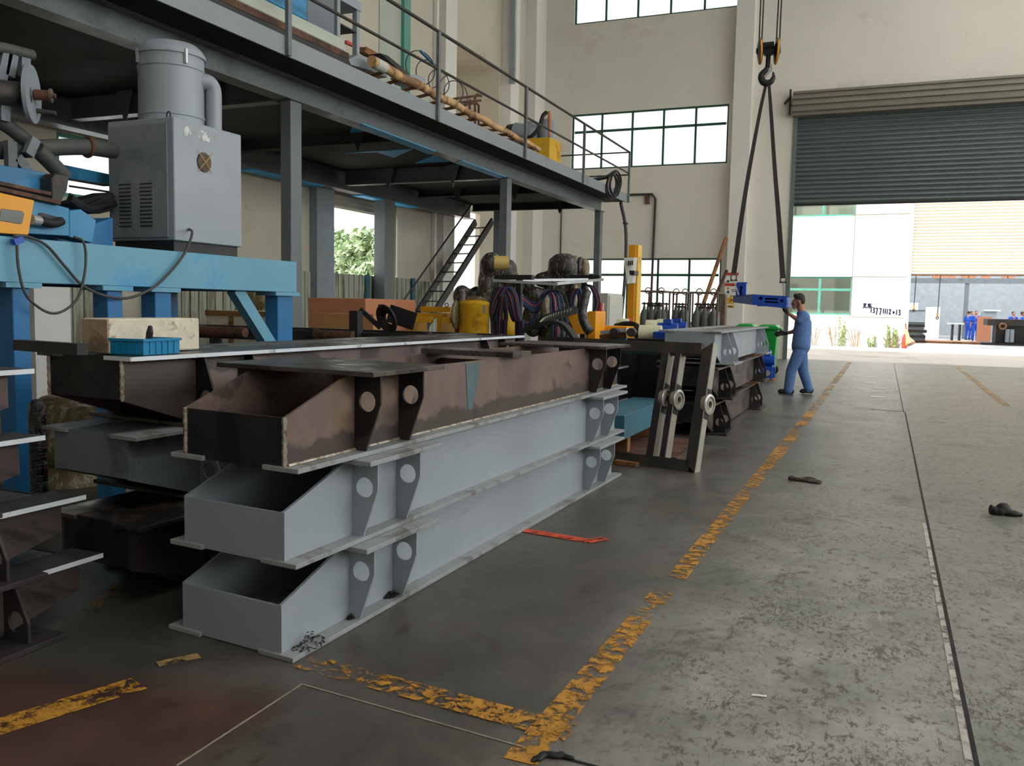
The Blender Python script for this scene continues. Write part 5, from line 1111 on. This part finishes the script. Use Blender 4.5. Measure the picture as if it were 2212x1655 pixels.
# green wheelie bins
def bin_(px0, px1, pyt, y, label):
    a, b = at(px0, pyt, y=y), at(px1, pyt, y=y); x0, x1, z1 = a.x, b.x, min(1.12, a.z); xc = (x0+x1)/2; hw = (x1-x0)/2; d = .6
    t = thing('wheelie_bin', label, 'bin', (xc, y+.3, 0)); m = M()
    m.hexa([(xc-hw*.72, y+.06, .10), (xc+hw*.72, y+.06, .10), (xc+hw*.72, y+d-.06, .10), (xc-hw*.72, y+d-.06, .10)], [(x0, y, z1-.08), (x1, y, z1-.08), (x1, y+d, z1-.08), (x0, y+d, z1-.08)]); m.build('bin_body', m_gbin, t, bevel=.02, seg=2)
    M().box(x0-.03, x1+.03, y-.03, y+d+.02, z1-.079, z1-.03).build('rim', m_gbin, t, bevel=.008)
    M().hexa([(x0-.02, y-.03, z1-.029), (x1+.02, y-.03, z1-.029), (x1+.02, y+d, z1-.029), (x0-.02, y+d, z1-.029)], [(x0+.06, y+.03, z1+.02), (x1-.06, y+.03, z1+.02), (x1-.04, y+d-.04, z1+.035), (x0+.04, y+d-.04, z1+.035)]).build('lid', m_gbin, t, bevel=.008)
    M().cyl((x1+.05, y+.05, z1-.05), (x1+.05, y+d-.05, z1-.05), .018, seg=10).build('handle', m_gbin, t)
    for yy in (y+.03, y+d-.08): M().cyl((xc+hw*.5, yy, .1), (xc+hw*.5, yy+.05, .1), .1, seg=20).build('wheel', m_rubber, t)
bin_(1637, 1680, 704, 19.2, 'green wheelie bin with its lid shut behind the far stack, beside the worker')
bin_(1590, 1628, 702, 19.6, 'green wheelie bin mostly hidden behind the grey frame, only its lid showing')
# ------------------------------------------------------------------ people
def worker():
    y = 15.2; t = thing('person', 'man in blue shirt and trousers walking while steadying the hung blue frame', 'person', at(1720, 851, z=0))
    W = lambda px, py, dy=0: at(px, py, y=y+dy); k = mpp(W(1720, 740))
    E_ = lambda px, py, dy, rx, ry, rd, rot=None: ('e', W(px, py, dy), (rx*k, rd*k, ry*k), rot)
    def Cc(a, b, r0, r1): return ('c', W(*a), W(*b), r0*k, r1*k)
    # body: head, neck, forearms and hidden core, one surface
    hd = [E_(1726, 648, 0, 10.8, 13, 9.6), E_(1718.5, 655, 0, 7.2, 8.6, 7.2), E_(1716, 663, 0, 4.4, 4.4, 5.4), Cc((1714.2, 650, 0), (1711.2, 656.5, 0), 1.6, 2.3), E_(1713, 662, 0, 2.2, 1.2, 3.6), E_(1713.2, 665.3, 0, 2.0, 1.2, 3.4),
          E_(1727.5, 654, -.073, 3, 4.6, 1.4), E_(1727.5, 654, .073, 3, 4.6, 1.4), E_(1716.5, 648.6, 0, 4, 1.5, 7.0), Cc((1729, 660, 0), (1732, 676, 0), 7.6, 8.6),
          Cc((1733, 690, 0), (1729, 745, 0), 15, 14), Cc((1725, 692, -.2), (1713, 684, -.13), 5.4, 4.6), Cc((1713, 684, -.13), (1703, 677, -.1), 4.6, 3.6), Cc((1733, 682, -.19), (1725, 692, -.2), 6, 5.4),
          Cc((1730, 690, .2), (1716, 716, .2), 6, 5), Cc((1716, 716, .2), (1698, 720, .14), 4.8, 3.6)]
    body = blob('body', hd, m_skin, t, .0095, 3)
    eyes = M()
    for dy in (-.032, .032): eyes.ell(W(1715.2, 651.6, dy*1.0), .011, .009, .009, 10)
    eyes.build('eyes', m_black, body, True)
    blob('hair', [E_(1727.5, 644, 0, 11.4, 11.2, 10.3), E_(1732, 650, 0, 7.6, 9, 9.6), E_(1720, 638.5, 0, 6.4, 4.6, 8)], m_hair, t, .01, 3)
    sh = [Cc((1736, 686, -.11), (1737, 686, .11), 13, 13), Cc((1734, 696, -.06), (1729.5, 745, -.07), 17, 18.5), Cc((1734, 696, .06), (1729.5, 745, .07), 17, 18.5), Cc((1735, 700, 0), (1730, 748, 0), 18, 20),
          Cc((1736, 682, -.18), (1727, 692, -.205), 10, 8.4), Cc((1735, 684, .18), (1730, 694, .2), 9.5, 8.2), E_(1733, 675, 0, 10, 5, 11)]
    shirt = blob('shirt', sh, m_cloth, t, .011, 4)
    M().tube([W(1724, 672.5, -.05), W(1722, 679, -.0), W(1724, 672.5, .05)], .011, 8).build('collar', m_cloth, shirt, True)
    tr = [E_(1728, 752, 0, 17.5, 12, 20), Cc((1727, 760, -.09), (1709, 802, -.1), 14, 11.4), Cc((1709, 802, -.1), (1703.5, 839, -.1), 11.2, 10.4), Cc((1703.5, 839, -.1), (1703, 843, -.1), 10.4, 10.6),
          Cc((1730, 760, .09), (1735, 802, .1), 14, 11), Cc((1735, 802, .1), (1746, 837, .1), 11, 9.6), Cc((1746, 837, .1), (1747, 840, .1), 9.6, 10)]
    blob('trousers', tr, m_cloth2, t, .011, 4)
    k2 = .012
    def shoe(hx, hy, tx, ty, dy, tilt=0):
        h_, f_ = W(hx, hy, dy), W(tx, ty, dy); h_.z = max(h_.z, .045+tilt); f_.z = .042
        blob('shoe', [('c', h_, h_.lerp(f_, .5)+Vector((0, 0, .012)), .045, .046), ('c', h_.lerp(f_, .4), f_, .044, .038), ('e', f_+Vector((.01, 0, -.005)), (.06, .05, .034)), ('b', h_.lerp(f_, .5)-Vector((0, 0, .03)), (1, 0, 0), (0, 1, 0), (0, 0, 1), (h_-f_).length+.05, .08, .024)], m_shoe, t, .009, 3)
    shoe(1710, 846, 1686, 848, -.1); shoe(1752, 845, 1733, 848.5, .1, .02)
    # gloved hands: palm, four unequal fingers and a thumb
    def hand(wr, pl, fingers, thumb, nm):
        pr = [('c', W(*wr), W(*pl), 3.9*k, 4.7*k)]
        w_, p_ = W(*wr), W(*pl); d = (p_-w_).normalized()
        for f in fingers:
            P = [W(*q) for q in f]
            for a, b in zip(P, P[1:]): pr.append(('c', a, b, .0115, .0105))
        P = [W(*q) for q in thumb]
        for a, b in zip(P, P[1:]): pr.append(('c', a, b, .0125, .0115))
        blob(nm, pr, m_glove, t, .0075, 2)
    hand((1704, 678, -.1), (1695, 669, -.09), [[(1694, 668, -.13), (1687, 663.5, -.13), (1683.5, 661, -.13)], [(1693, 667, -.108), (1686, 662.5, -.108), (1681.5, 660.8, -.108)], [(1693, 667, -.085), (1686.5, 662.5, -.085), (1682, 661, -.085)], [(1694, 668, -.062), (1688, 663.5, -.062), (1685, 661.5, -.06)]],
         [(1699, 672, -.06), (1697, 664, -.045), (1693, 661, -.04)], 'near_glove')
    hand((1699, 720, .14), (1689, 720.5, .12), [[(1686, 717, .1), (1679, 717, .09), (1675, 719, .085)], [(1686, 719.5, .1), (1678, 720, .09), (1673, 722, .085)], [(1686, 722, .1), (1679, 723.5, .09), (1675, 725, .088)], [(1687, 724, .11), (1681, 726, .1), (1678, 727, .1)]],
         [(1692, 717, .1), (1687, 713.5, .08), (1683, 713, .075)], 'far_glove')
    return t
worker()
def bystander(px, py, ph, yy, label, facing=0, mat=m_cloth3, seated=False, group=None, walk=.0):
    p = at(px, py, y=yy); p.z = 0; k = mpp(p); Hh = max(1.6, min(1.8, ph*k)); s = Hh/1.72
    t = thing('person', label, 'person', p, facing)
    V = lambda x, y, z: Vector((x*s, y*s, z*s))
    def c(a, b, r0, r1): return ('c', V(*a), V(*b), r0*s, r1*s)
    e = lambda a, rx, ry, rz: ('e', V(*a), (rx*s, ry*s, rz*s))
    bd = [e((0, 0, 1.60), .078, .095, .12), e((0, -.03, 1.55), .062, .075, .08), e((0, -.105, 1.575), .016, .02, .022), c((0, 0, 1.5), (0, .01, 1.40), .052, .06), e((-.08, 0, 1.6), .014, .02, .03), e((.08, 0, 1.6), .014, .02, .03)]
    for q in (-1, 1): bd += [c((q*.2, 0, 1.32), (q*.235, -.0, 1.08), .045, .04), c((q*.235, 0, 1.08), (q*.24, -.06, .86), .038, .03), e((q*.24, -.07, .80), .028, .035, .06), c((q*.23, -.09, .80), (q*.225, -.11, .75), .012, .012)]
    bd.append(c((0, 0, 1.38), (0, 0, 1.0), .11, .11))
    blob('body', bd, m_skin, t, .02, 3, local=True)
    blob('hair', [e((0, .02, 1.64), .086, .1, .09)], m_hair, t, .02, 2, local=True)
    sh = [c((-.13, 0, 1.36), (.13, 0, 1.36), .10, .10), e((0, 0, 1.2), .19, .125, .2), e((0, 0, 1.0), .18, .12, .14)]+[c((q*.18, 0, 1.37), (q*.235, 0, 1.14), .075, .065) for q in (-1, 1)]
    blob('shirt', sh, mat, t, .022, 3, local=True)
    w = walk; tr = [e((0, 0, .92), .17, .115, .1)]
    for q in (-1, 1): tr += [c((q*.09, 0, .86), (q*.1, -.04+q*w*.5, .48), .095, .075), c((q*.1, -.04+q*w*.5, .48), (q*.1, q*w, .09), .072, .06)]
    blob('trousers', tr, mat, t, .022, 3, local=True)
    for q in (-1, 1): blob('shoe', [c((q*.1, q*w+.04, .042), (q*.1, q*w-.12, .038), .042, .036)], m_shoe, t, .018, 2, local=True)
    return t
# ------------------------------------------------------------------ the street and the hall across it
YO = 38.6
st_ = M().box(-26, 26, YF+.36, YO+.3, -.3, -.004).build('street', m_road); st_['kind'] = 'structure'
yd = M().box(-45, XL-.41, -4, 45, -.3, -.01).build('yard_ground', m_road); yd['kind'] = 'structure'
O = lambda px, py: at(px, py, y=YO)
xo = O(1956, 700).x; zo = O(2080, 594).z; wa, wb = O(1640, 597), O(1838, 681); ua, ub = O(1640, 440), O(1848, 466); zp = O(1900, 687).z
ow = thing('facing_building', 'white building across the street with a cream shutter and green-framed windows', 'building', (0, YO, 0))
xr = xo+13
M().plate([(-24, 0), (xo, 0), (xo, 9), (xr, 9), (xr, 0), (26, 0), (26, 13), (-24, 13)], [[(wa.x, wb.z), (wb.x, wb.z), (wb.x, wa.z), (wa.x, wa.z)], [(ua.x, ub.z), (ub.x, ub.z), (ub.x, ub.z+1.9), (ua.x, ub.z+1.9)]], (0, YO, 0), (1, 0, 0), (0, 0, 1), (0, .3, 0)).build('front_wall', m_extw, ow)
M().box(-24, xo-.001, YO-.03, YO-.001, 0, zp).build('plinth', m_base, ow)
m = M()
for py in (463, 598, 686): z_ = O(1900, py).z; m.box(O(1840, py).x, xo-.05, YO-.006, YO-.001, z_-.015, z_+.015)
xg = O(1843, 560).x; m.box(xg-.015, xg+.015, YO-.0061, YO-.001, zp, 12); m.build('render_groove', m_hood, ow)
for nm, (x0, x1, z0_, z1_) in (('window', (wa.x, wb.x, wb.z, wa.z)), ('window', (ua.x, ub.x, ub.z, ub.z+1.9))):
    m = M(); t_ = .07; m.box(x0, x1, YO+.05, YO+.12, z0_, z0_+t_).box(x0, x1, YO+.05, YO+.12, z1_-t_, z1_).box(x1-t_, x1, YO+.05, YO+.12, z0_+t_, z1_-t_)
    hz = z0_+(z1_-z0_)*.66; m.box(x0, x1-t_, YO+.055, YO+.115, hz-.05, hz+.05)
    for f in (.34, .69): x_ = wa.x+(wb.x-wa.x)*(1-f) if nm else 0; m.box(x_-.05, x_+.05, YO+.054, YO+.116, z0_+t_, z1_-t_)
    wf = m.build(nm, m_teal, ow); M().box(x0, x1-t_, YO+.08, YO+.088, z0_, z1_).build('pane', m_dpane, wf)
    M().box(x0, x1, YO+.9, YO+.95, z0_-.5, z1_+.5).build('room_behind', m_pale, wf)
sh_ = corrug(YO+.16, xo+.04, xr, zo, 9.05, .125, .045); sh_.build('shutter', m_shut2, ow)
M().box(xo, xo+.1, YO-.02, YO+.001, 0, 9).build('shutter_guide', m_cabpale, ow)
M().box(xo+.04, xr, YO+.1, YO+.2, zo-.035, zo-.001).build('shutter_rail', m_rust, ow)
# handwriting on the white wall
def strokes(name, glyphs, parent):
    m = M()
    for ox_, oy_, sx, sy, lines in glyphs:
        for l in lines:
            P = [O(ox_+x*sx+(1-y)*0, oy_+(1-y)*sy) for x, y in l]
            for a, b in zip(P, P[1:]): m.bar(a+Vector((0, -.004, 0)), b+Vector((0, -.004, 0)), .05, .006, (0, 1, 0))
    return m.build(name, m_ink, parent)
D = {'1': [[(.35, 1), (.2, 0)]], '3': [[(.1, .9), (.5, 1), (.7, .8), (.3, .55), (.7, .35), (.5, .0), (.05, .1)]], '7': [[(.05, .9), (.75, .95), (.35, 0), (.3, -.15)]], '2': [[(.1, .75), (.4, 1), (.65, .75), (.1, .05), (.75, .1)]], '0': [[(.4, .65), (.2, .45), (.35, .2), (.6, .4), (.4, .65)]]}
gl = []; 
for i, ch in enumerate('13771112013'):
    wdt = [4, 5.5, 7, 7, 3.6, 3.6, 4.4, 7, 6.4, 4.6, 6][:i]; gl.append((1880+sum(wdt)*1.13, 664+i*.55, 7, 11.5 if ch != '7' else 13, D[ch]))
cha = [[(.15, .85), (.8, .9), (.5, .35), (.1, .0)], [(.2, .6), (.55, .3), (.95, .0)], [(.35, .72), (.5, .6)]]
che = [[(.1, .85), (.9, .92)], [(.5, 1.05), (.2, .5), (.85, .55)], [(.0, .25), (1, .32)], [(.55, .75), (.5, -.1)]]
gl += [(1863, 655, 10, 11, cha), (1873, 656, 11, 10, che)]
strokes('handwritten_number', gl, ow)
# hall across the street: shell
zf = 0
ih = M().box(xo-8, xr+4, YO+.301, 66, -.3, -.001).build('inner_hall_floor', m_intf); ih['kind'] = 'structure'
ib = M().box(xo-8, xr+4, 66, 66.3, 0, 9.3).build('inner_hall_wall', m_intw); ib['kind'] = 'structure'
ic = M().box(xo-8, xr+4, YO+.301, 66, 9.3, 9.5).build('inner_hall_ceiling', m_intw); ic['kind'] = 'structure'
for x_ in (xo-8.3, xr+4): w_ = M().box(x_, x_+.3, YO+.301, 66, 0, 9.3).build('inner_hall_wall_side', m_intw); w_['kind'] = 'structure'
I = lambda px, py, y: at(px, py, y=y)
a, b = I(1900, 612, 57), I(2212, 605, 57)
gal = thing('gallery', 'grey-green gallery beam on a column inside the hall across the street', 'gallery', (4, 57, 0))
zb1, zb0 = I(2080, 601, 57).z, I(2080, 612, 57).z
M().box(xo-6, xr+2, 57, 57.3, zb0, zb1).build('beam', m_steelgrey, gal); c0, c1 = I(2083, 650, 57.05), I(2092, 650, 57.05); M().box(c0.x, c1.x, 57.05, 57.3, 0, zb0-.001).build('column', m_steelgrey, gal)
M().box(xo-6, xr+2, 57.3, 59.5, zb0+.1, zb0+.3).build('gallery_floor', m_under, gal)
for i, (p0, p1) in enumerate(((2015, 2030), (2032, 2045), (2048, 2066), (2078, 2092), (2093, 2108), (2122, 2140), (2166, 2172), (2178, 2192))):
    u, v = I(p0, 603, 58), I(p1, 595, 58); tag(M().box(u.x, v.x, 58, 58.6, zb1+.0, max(zb1+.4, v.z)).build('carton', m_card), 'brown carton stored on the gallery inside the hall across the street', 'carton', 'cartons on the far gallery')
def ibox(nm, p0, p1, y, mat, label, cat, d=.6, z0=None, group=None):
    u, v = I(p0[0], p0[1], y), I(p1[0], p1[1], y); return tag(M().box(u.x, v.x, y, y+d, max(0, v.z) if z0 is None else z0, u.z).build(nm, mat), label, cat, group)
ibox('white_cabinet', (2000, 663), (2029, 705), 56, m_white, 'tall white cabinet inside the hall across the street', 'cabinet', .6, 0)
ibox('white_board', (1961, 654), (1983, 670), 65.9, m_white, 'pale notice board on the far wall of the hall across the street', 'board', .1)
ibox('blue_board', (1984, 654), (1999, 670), 65.9, m_cab, 'grey-blue notice board beside the pale one in the hall across the street', 'board', .1)
ibox('white_machine_table', (2127, 669), (2162, 672.5), 54, m_white, 'white table top behind the dark machine in the far hall', 'table', .8)
ibox('grey_cabinet', (2122, 672.6), (2152, 690), 54.1, m_cab, 'grey machine cabinet under the white top in the far hall', 'cabinet', .7, 0)
ibox('orange_crate', (2114, 684), (2142, 696), 50.5, m_card, 'reddish brown crate beside the two standing men', 'crate', .6, 0)
tw = thing('work_table', 'low work table with a white top and dark legs in the far hall', 'table', I(2065, 705, 52))
u, v = I(2046, 698, 52), I(2083, 701, 52); M().box(u.x, v.x, 52, 53, u.z-.06, u.z).build('table_top', m_white, tw)
for x_ in (u.x+.25, u.x+.6): M().box(x_, x_+.08, 52.05, 52.9, 0, u.z-.061).build('leg', m_black, tw)
for i in range(7):
    u, v = I(1958+rng.uniform(0, 3), 736-i*5, 46.5), I(1998+rng.uniform(-6, 6), 731-i*5, 46.5); z_ = .1+i*.13
    tag(M().box(u.x-1.2, v.x, 46.5, 49, z_, z_+.127).build('steel_plate_bundle', m_dark if i % 2 else m_steelgrey), 'dark steel plate bundle in the pile by the far hall doorway', 'plates', 'plate bundles in the far hall')
tag(M().box(O(1958, 700).x, 4.2, 46.6, 48.9, 0, .1).build('timber_bearer', m_wood2), 'timber bearer under the plate pile by the far doorway', 'timber')
dm_ = thing('dark_machine', 'large dark machine bench at the edge of the hall across the street', 'machine', I(2180, 740, 46))
u, v = I(2134, 689, 46.5), I(2250, 745, 46.5)
M().box(u.x, v.x, 46.5, 48.5, u.z-.3, u.z).build('bench_top', m_dark, dm_); M().box(u.x+.4, v.x, 46.8, 48.3, .1, u.z-.301).build('bench_body', m_black, dm_); M().box(u.x-.2, v.x, 46.4, 48.6, 0, .099).build('bench_base', m_black, dm_)
q = I(2166, 705, 46.3); M().torus(q, (0, 1, 0), .13, .04, 20, 8).build('wooden_ring', m_wood2, dm_)
for px in (2176, 2186): q = I(px, 730, 46.35); M().cyl((q.x, 46.42, .15), (q.x, 46.42, .75), .09).build('hanging_part', m_cab, dm_)
hr_ = I(2022, 650, 50)
for px, py, lb_ in ((2025, 684, 'orange hoist hook hanging before the white cabinet in the far hall'), (1974, 668, 'small orange hoist hook hanging before the notice boards in the far hall')):
    c = I(px, py, 50 if px > 2000 else 55); kk = mpp(c); t = thing('hoist_hook', lb_, 'hoist', c)
    M().tube([c+Vector((0, 0, 8*kk)), Vector((c.x+.1, c.y, 9.25))], .02, 6).build('chain', m_black, t); M().box(c.x-1.5*kk, c.x+1.5*kk, c.y-.08, c.y+.08, c.z+0*kk, c.z+8*kk).build('hook_block', m_orange, t)
    M().torus(c-Vector((0, 0, 3*kk)), (0, 1, 0), 2.4*kk, .9*kk, 16, 8).build('hook', m_black, t, True)
bystander(2105, 736, 66, 52, 'man in bright blue overalls facing the street inside the far hall', 0)
bystander(2090, 728, 58, 55, 'man in bright blue overalls standing behind the one facing the street', PI*.8)
bystander(2097, 722, 58, 57, 'man in dark blue overalls half hidden between the two other men', .6, paint('navy_overall', (28, 48, 110), .85))
for px, lb_ in ((2186, 'man in blue bent behind the dark machine in the far hall'), (2206, 'dark-haired man in blue at the end of the dark machine')):
    t = bystander(px, 727, 66, 51, lb_, .4 if px < 2200 else 1.4)
# broom and weeds by the far doorway
br_ = thing('broom', 'straw broom leaning beside the far doorway', 'broom', O(1962, 745))
a, b = O(1958, 712), O(1972, 746); M().tube([a+Vector((0, -.1, 0)), a.lerp(b, .5)+Vector((-.1, -.2, 0)), b+Vector((-.1, -.3, .05))], [.05, .10, .2], 10).build('bristles', m_bamboo, br_, True); M().tube([a+Vector((-.05, -.06, .25)), a+Vector((0, -.1, 0))], .025, 8).build('handle', m_wood2, br_)
u = O(1955, 742); tag(M().lathe([(.08, 0), (.08, .42), (.03, .5), (.03, .56)], (u.x-.05, YO-.25, 0), seg=14).build('red_bottle', m_red, None, True), 'small red extinguisher standing at the foot of the white wall corner', 'extinguisher')
def weed(px, hpx, label, dry=False, group=None):
    c = O(px, 746); c.y = YO-.25; c.z = 0; k = mpp(c); h = hpx*k; m = M(); l = M()
    for s in range(3 if not dry else 5):
        dx = random.uniform(-.18, .18)*(1 if not dry else 2.2); p = [c+Vector((dx*.3, 0, 0)), c+Vector((dx*.7, .03, h*.5)), c+Vector((dx, .05, h*random.uniform(.75, 1)))]; m.tube(curve_pts(p, 4), .012, 5)
        if dry:
            for q in range(4): f = random.uniform(.3, .95); e = p[0].lerp(p[2], f); m.tube([e, e+Vector((random.uniform(-.25, .25), random.uniform(-.05, .05), random.uniform(.1, .3)))], .006, 4)
        else:
            for q in range(34): 
                f = random.uniform(.08, 1); e = p[0].lerp(p[2], f)+Vector((0, .02, 0)); a = random.random()*6.28; r = .17*(1.15-f*.7); t_ = e+Vector((math.cos(a)*r, math.sin(a)*r*.6, random.uniform(-.04, .12))); w = Vector((-math.sin(a), math.cos(a), 0))*.03
                l.poly([e, e.lerp(t_, .5)+w, t_, e.lerp(t_, .5)-w])
    t = thing('weed_plant' if not dry else 'dry_shrub', label, 'plant', c, 0, group); m.build('stalk', m_weed if not dry else m_dry, t); 
    if not dry: l.build('leaves', m_weed, t)
    else: l.bm.free()
weed(1820, 62, 'tall green weed against the white wall below the green window'); weed(1918, 50, 'tall green weed below the handwritten number'); weed(1932, 42, 'green weed near the corner of the white wall'); weed(1880, 22, 'small green weed on the bare stretch of the white wall')
weed(1757, 45, 'dry brown shrub beside the walking man at the white wall', True); weed(1803, 46, 'dry brown shrub with thin stalks below the green window', True); weed(1850, 44, 'dry brown shrub with red stalks under the wall groove', True); weed(1926, 30, 'low dry shrub at the foot of the wall by the corner', True)
# trees beyond the yard opening
def tree(x, y, h, r, label, seed):
    rg = random.Random(seed); t = thing('tree', label, 'tree', (x, y, -.01)); M().tube([(x, y, -.01), (x+.1, y, h*.4), (x, y+.1, h*.75)], [.2, .15, .08], 8).build('trunk', m_trunk, t, True)
    m = M()
    for i in range(5200):
        a, b, q = rg.random()*6.28, math.acos(rg.uniform(-1, 1)), rg.random()**.4; rr = r*(.75+.25*math.sin(3*a+seed)*math.sin(4*b))*q
        p = Vector((x, y, h*.66))+Vector((math.sin(b)*math.cos(a)*rr, math.sin(b)*math.sin(a)*rr, math.cos(b)*rr*h*.36/r)); n = Vector((rg.uniform(-1, 1), rg.uniform(-1, 1), rg.uniform(.1, 1))).normalized(); u = n.orthogonal().normalized()*.13; v = n.cross(u)*.6
        m.poly([p-u, p-v, p+u, p+v])
    m.build('crown', m_leaf, t)
c = at(738, 520, x=-18); tree(-18, c.y, at(738, 490, x=-18).z, 1.3, 'leafy tree in the yard seen at the pilaster side of the opening', 1)
c = at(790, 520, x=-14.5); tree(-14.5, c.y, at(790, 492, x=-14.5).z, 1.0, 'leafy tree in the yard seen next to the mezzanine column', 5)
c = at(700, 560, x=-22); tree(-23.5, c.y+.5, 3.4, 2.0, 'low dark leafy tree further back in the yard', 9)
# ------------------------------------------------------------------ light
def area(name, loc, rot, sx, sy, power, col=(1, 1, 1)):
    l = bpy.data.lights.new(name, 'AREA'); l.shape = 'RECTANGLE'; l.size = sx; l.size_y = sy; l.energy = power; l.color = col
    o = bpy.data.objects.new(name, l); C.objects.link(o); o.location = loc; o.rotation_euler = rot; return o
S_POW, W_POW = 400, 2300
for i, x_ in enumerate((1.5, 6.0, 10.5)):
    sk = struct(M().box(x_-.8, x_+.8, -7, 25, ZC-.06, ZC-.002).build('ceiling_skylight_panel', m_white)); 
    area('skylight', (x_, 9, ZC-.08), (0, 0, 0), 1.5, 31, S_POW, (1, .97, .93))
wr = struct(M().box(XR-.06, XR-.002, -6, 25, 3.5, 7.5).build('wall_right_window', m_white))
area('side_window', (XR-.08, 9.5, 5.5), (0, -PI/2, 0), 4, 30, W_POW, (.92, .97, 1.0))
for x_ in (2, 9): area('hall_fill', (x_, 54, 9.2), (0, 0, 0), 2, 22, 3000, (.95, .98, 1))  # unseen fill lights, added to brighten the hall across the street
sun = bpy.data.lights.new('sun', 'SUN'); sun.energy = 7.5; sun.angle = math.radians(1.5); sun.color = (1, .96, .9)
so = bpy.data.objects.new('sun', sun); C.objects.link(so); so.rotation_euler = (math.radians(33), 0, math.radians(-8))
w = bpy.data.worlds.new('sky'); bpy.context.scene.world = w; w.use_nodes = True; bg_ = w.node_tree.nodes['Background']
bg_.inputs[0].default_value = (.93, .97, 1, 1); bg_.inputs[1].default_value = 1.7
# ------------------------------------------------------------------ camera and view
cam = bpy.data.cameras.new('camera'); co = bpy.data.objects.new('camera', cam); C.objects.link(co)
cam.sensor_fit = 'HORIZONTAL'; cam.sensor_width = 36; cam.lens = FPX/2212*36; cam.clip_end = 300; cam.clip_start = .05
co.matrix_world = Matrix(((RT.x, UP.x, -FW.x, 0), (RT.y, UP.y, -FW.y, 0), (RT.z, UP.z, -FW.z, EYE), (0, 0, 0, 1)))
s = bpy.context.scene; s.camera = co
s.view_settings.view_transform = 'Standard'; s.view_settings.look = 'None'; s.view_settings.gamma = 1; s.view_settings.exposure = .08
s.view_settings.use_curve_mapping = False
s.cycles.max_bounces = 8; s.cycles.diffuse_bounces = 4; s.cycles.sample_clamp_indirect = 6; s.cycles.caustics_reflective = False; s.cycles.caustics_refractive = False
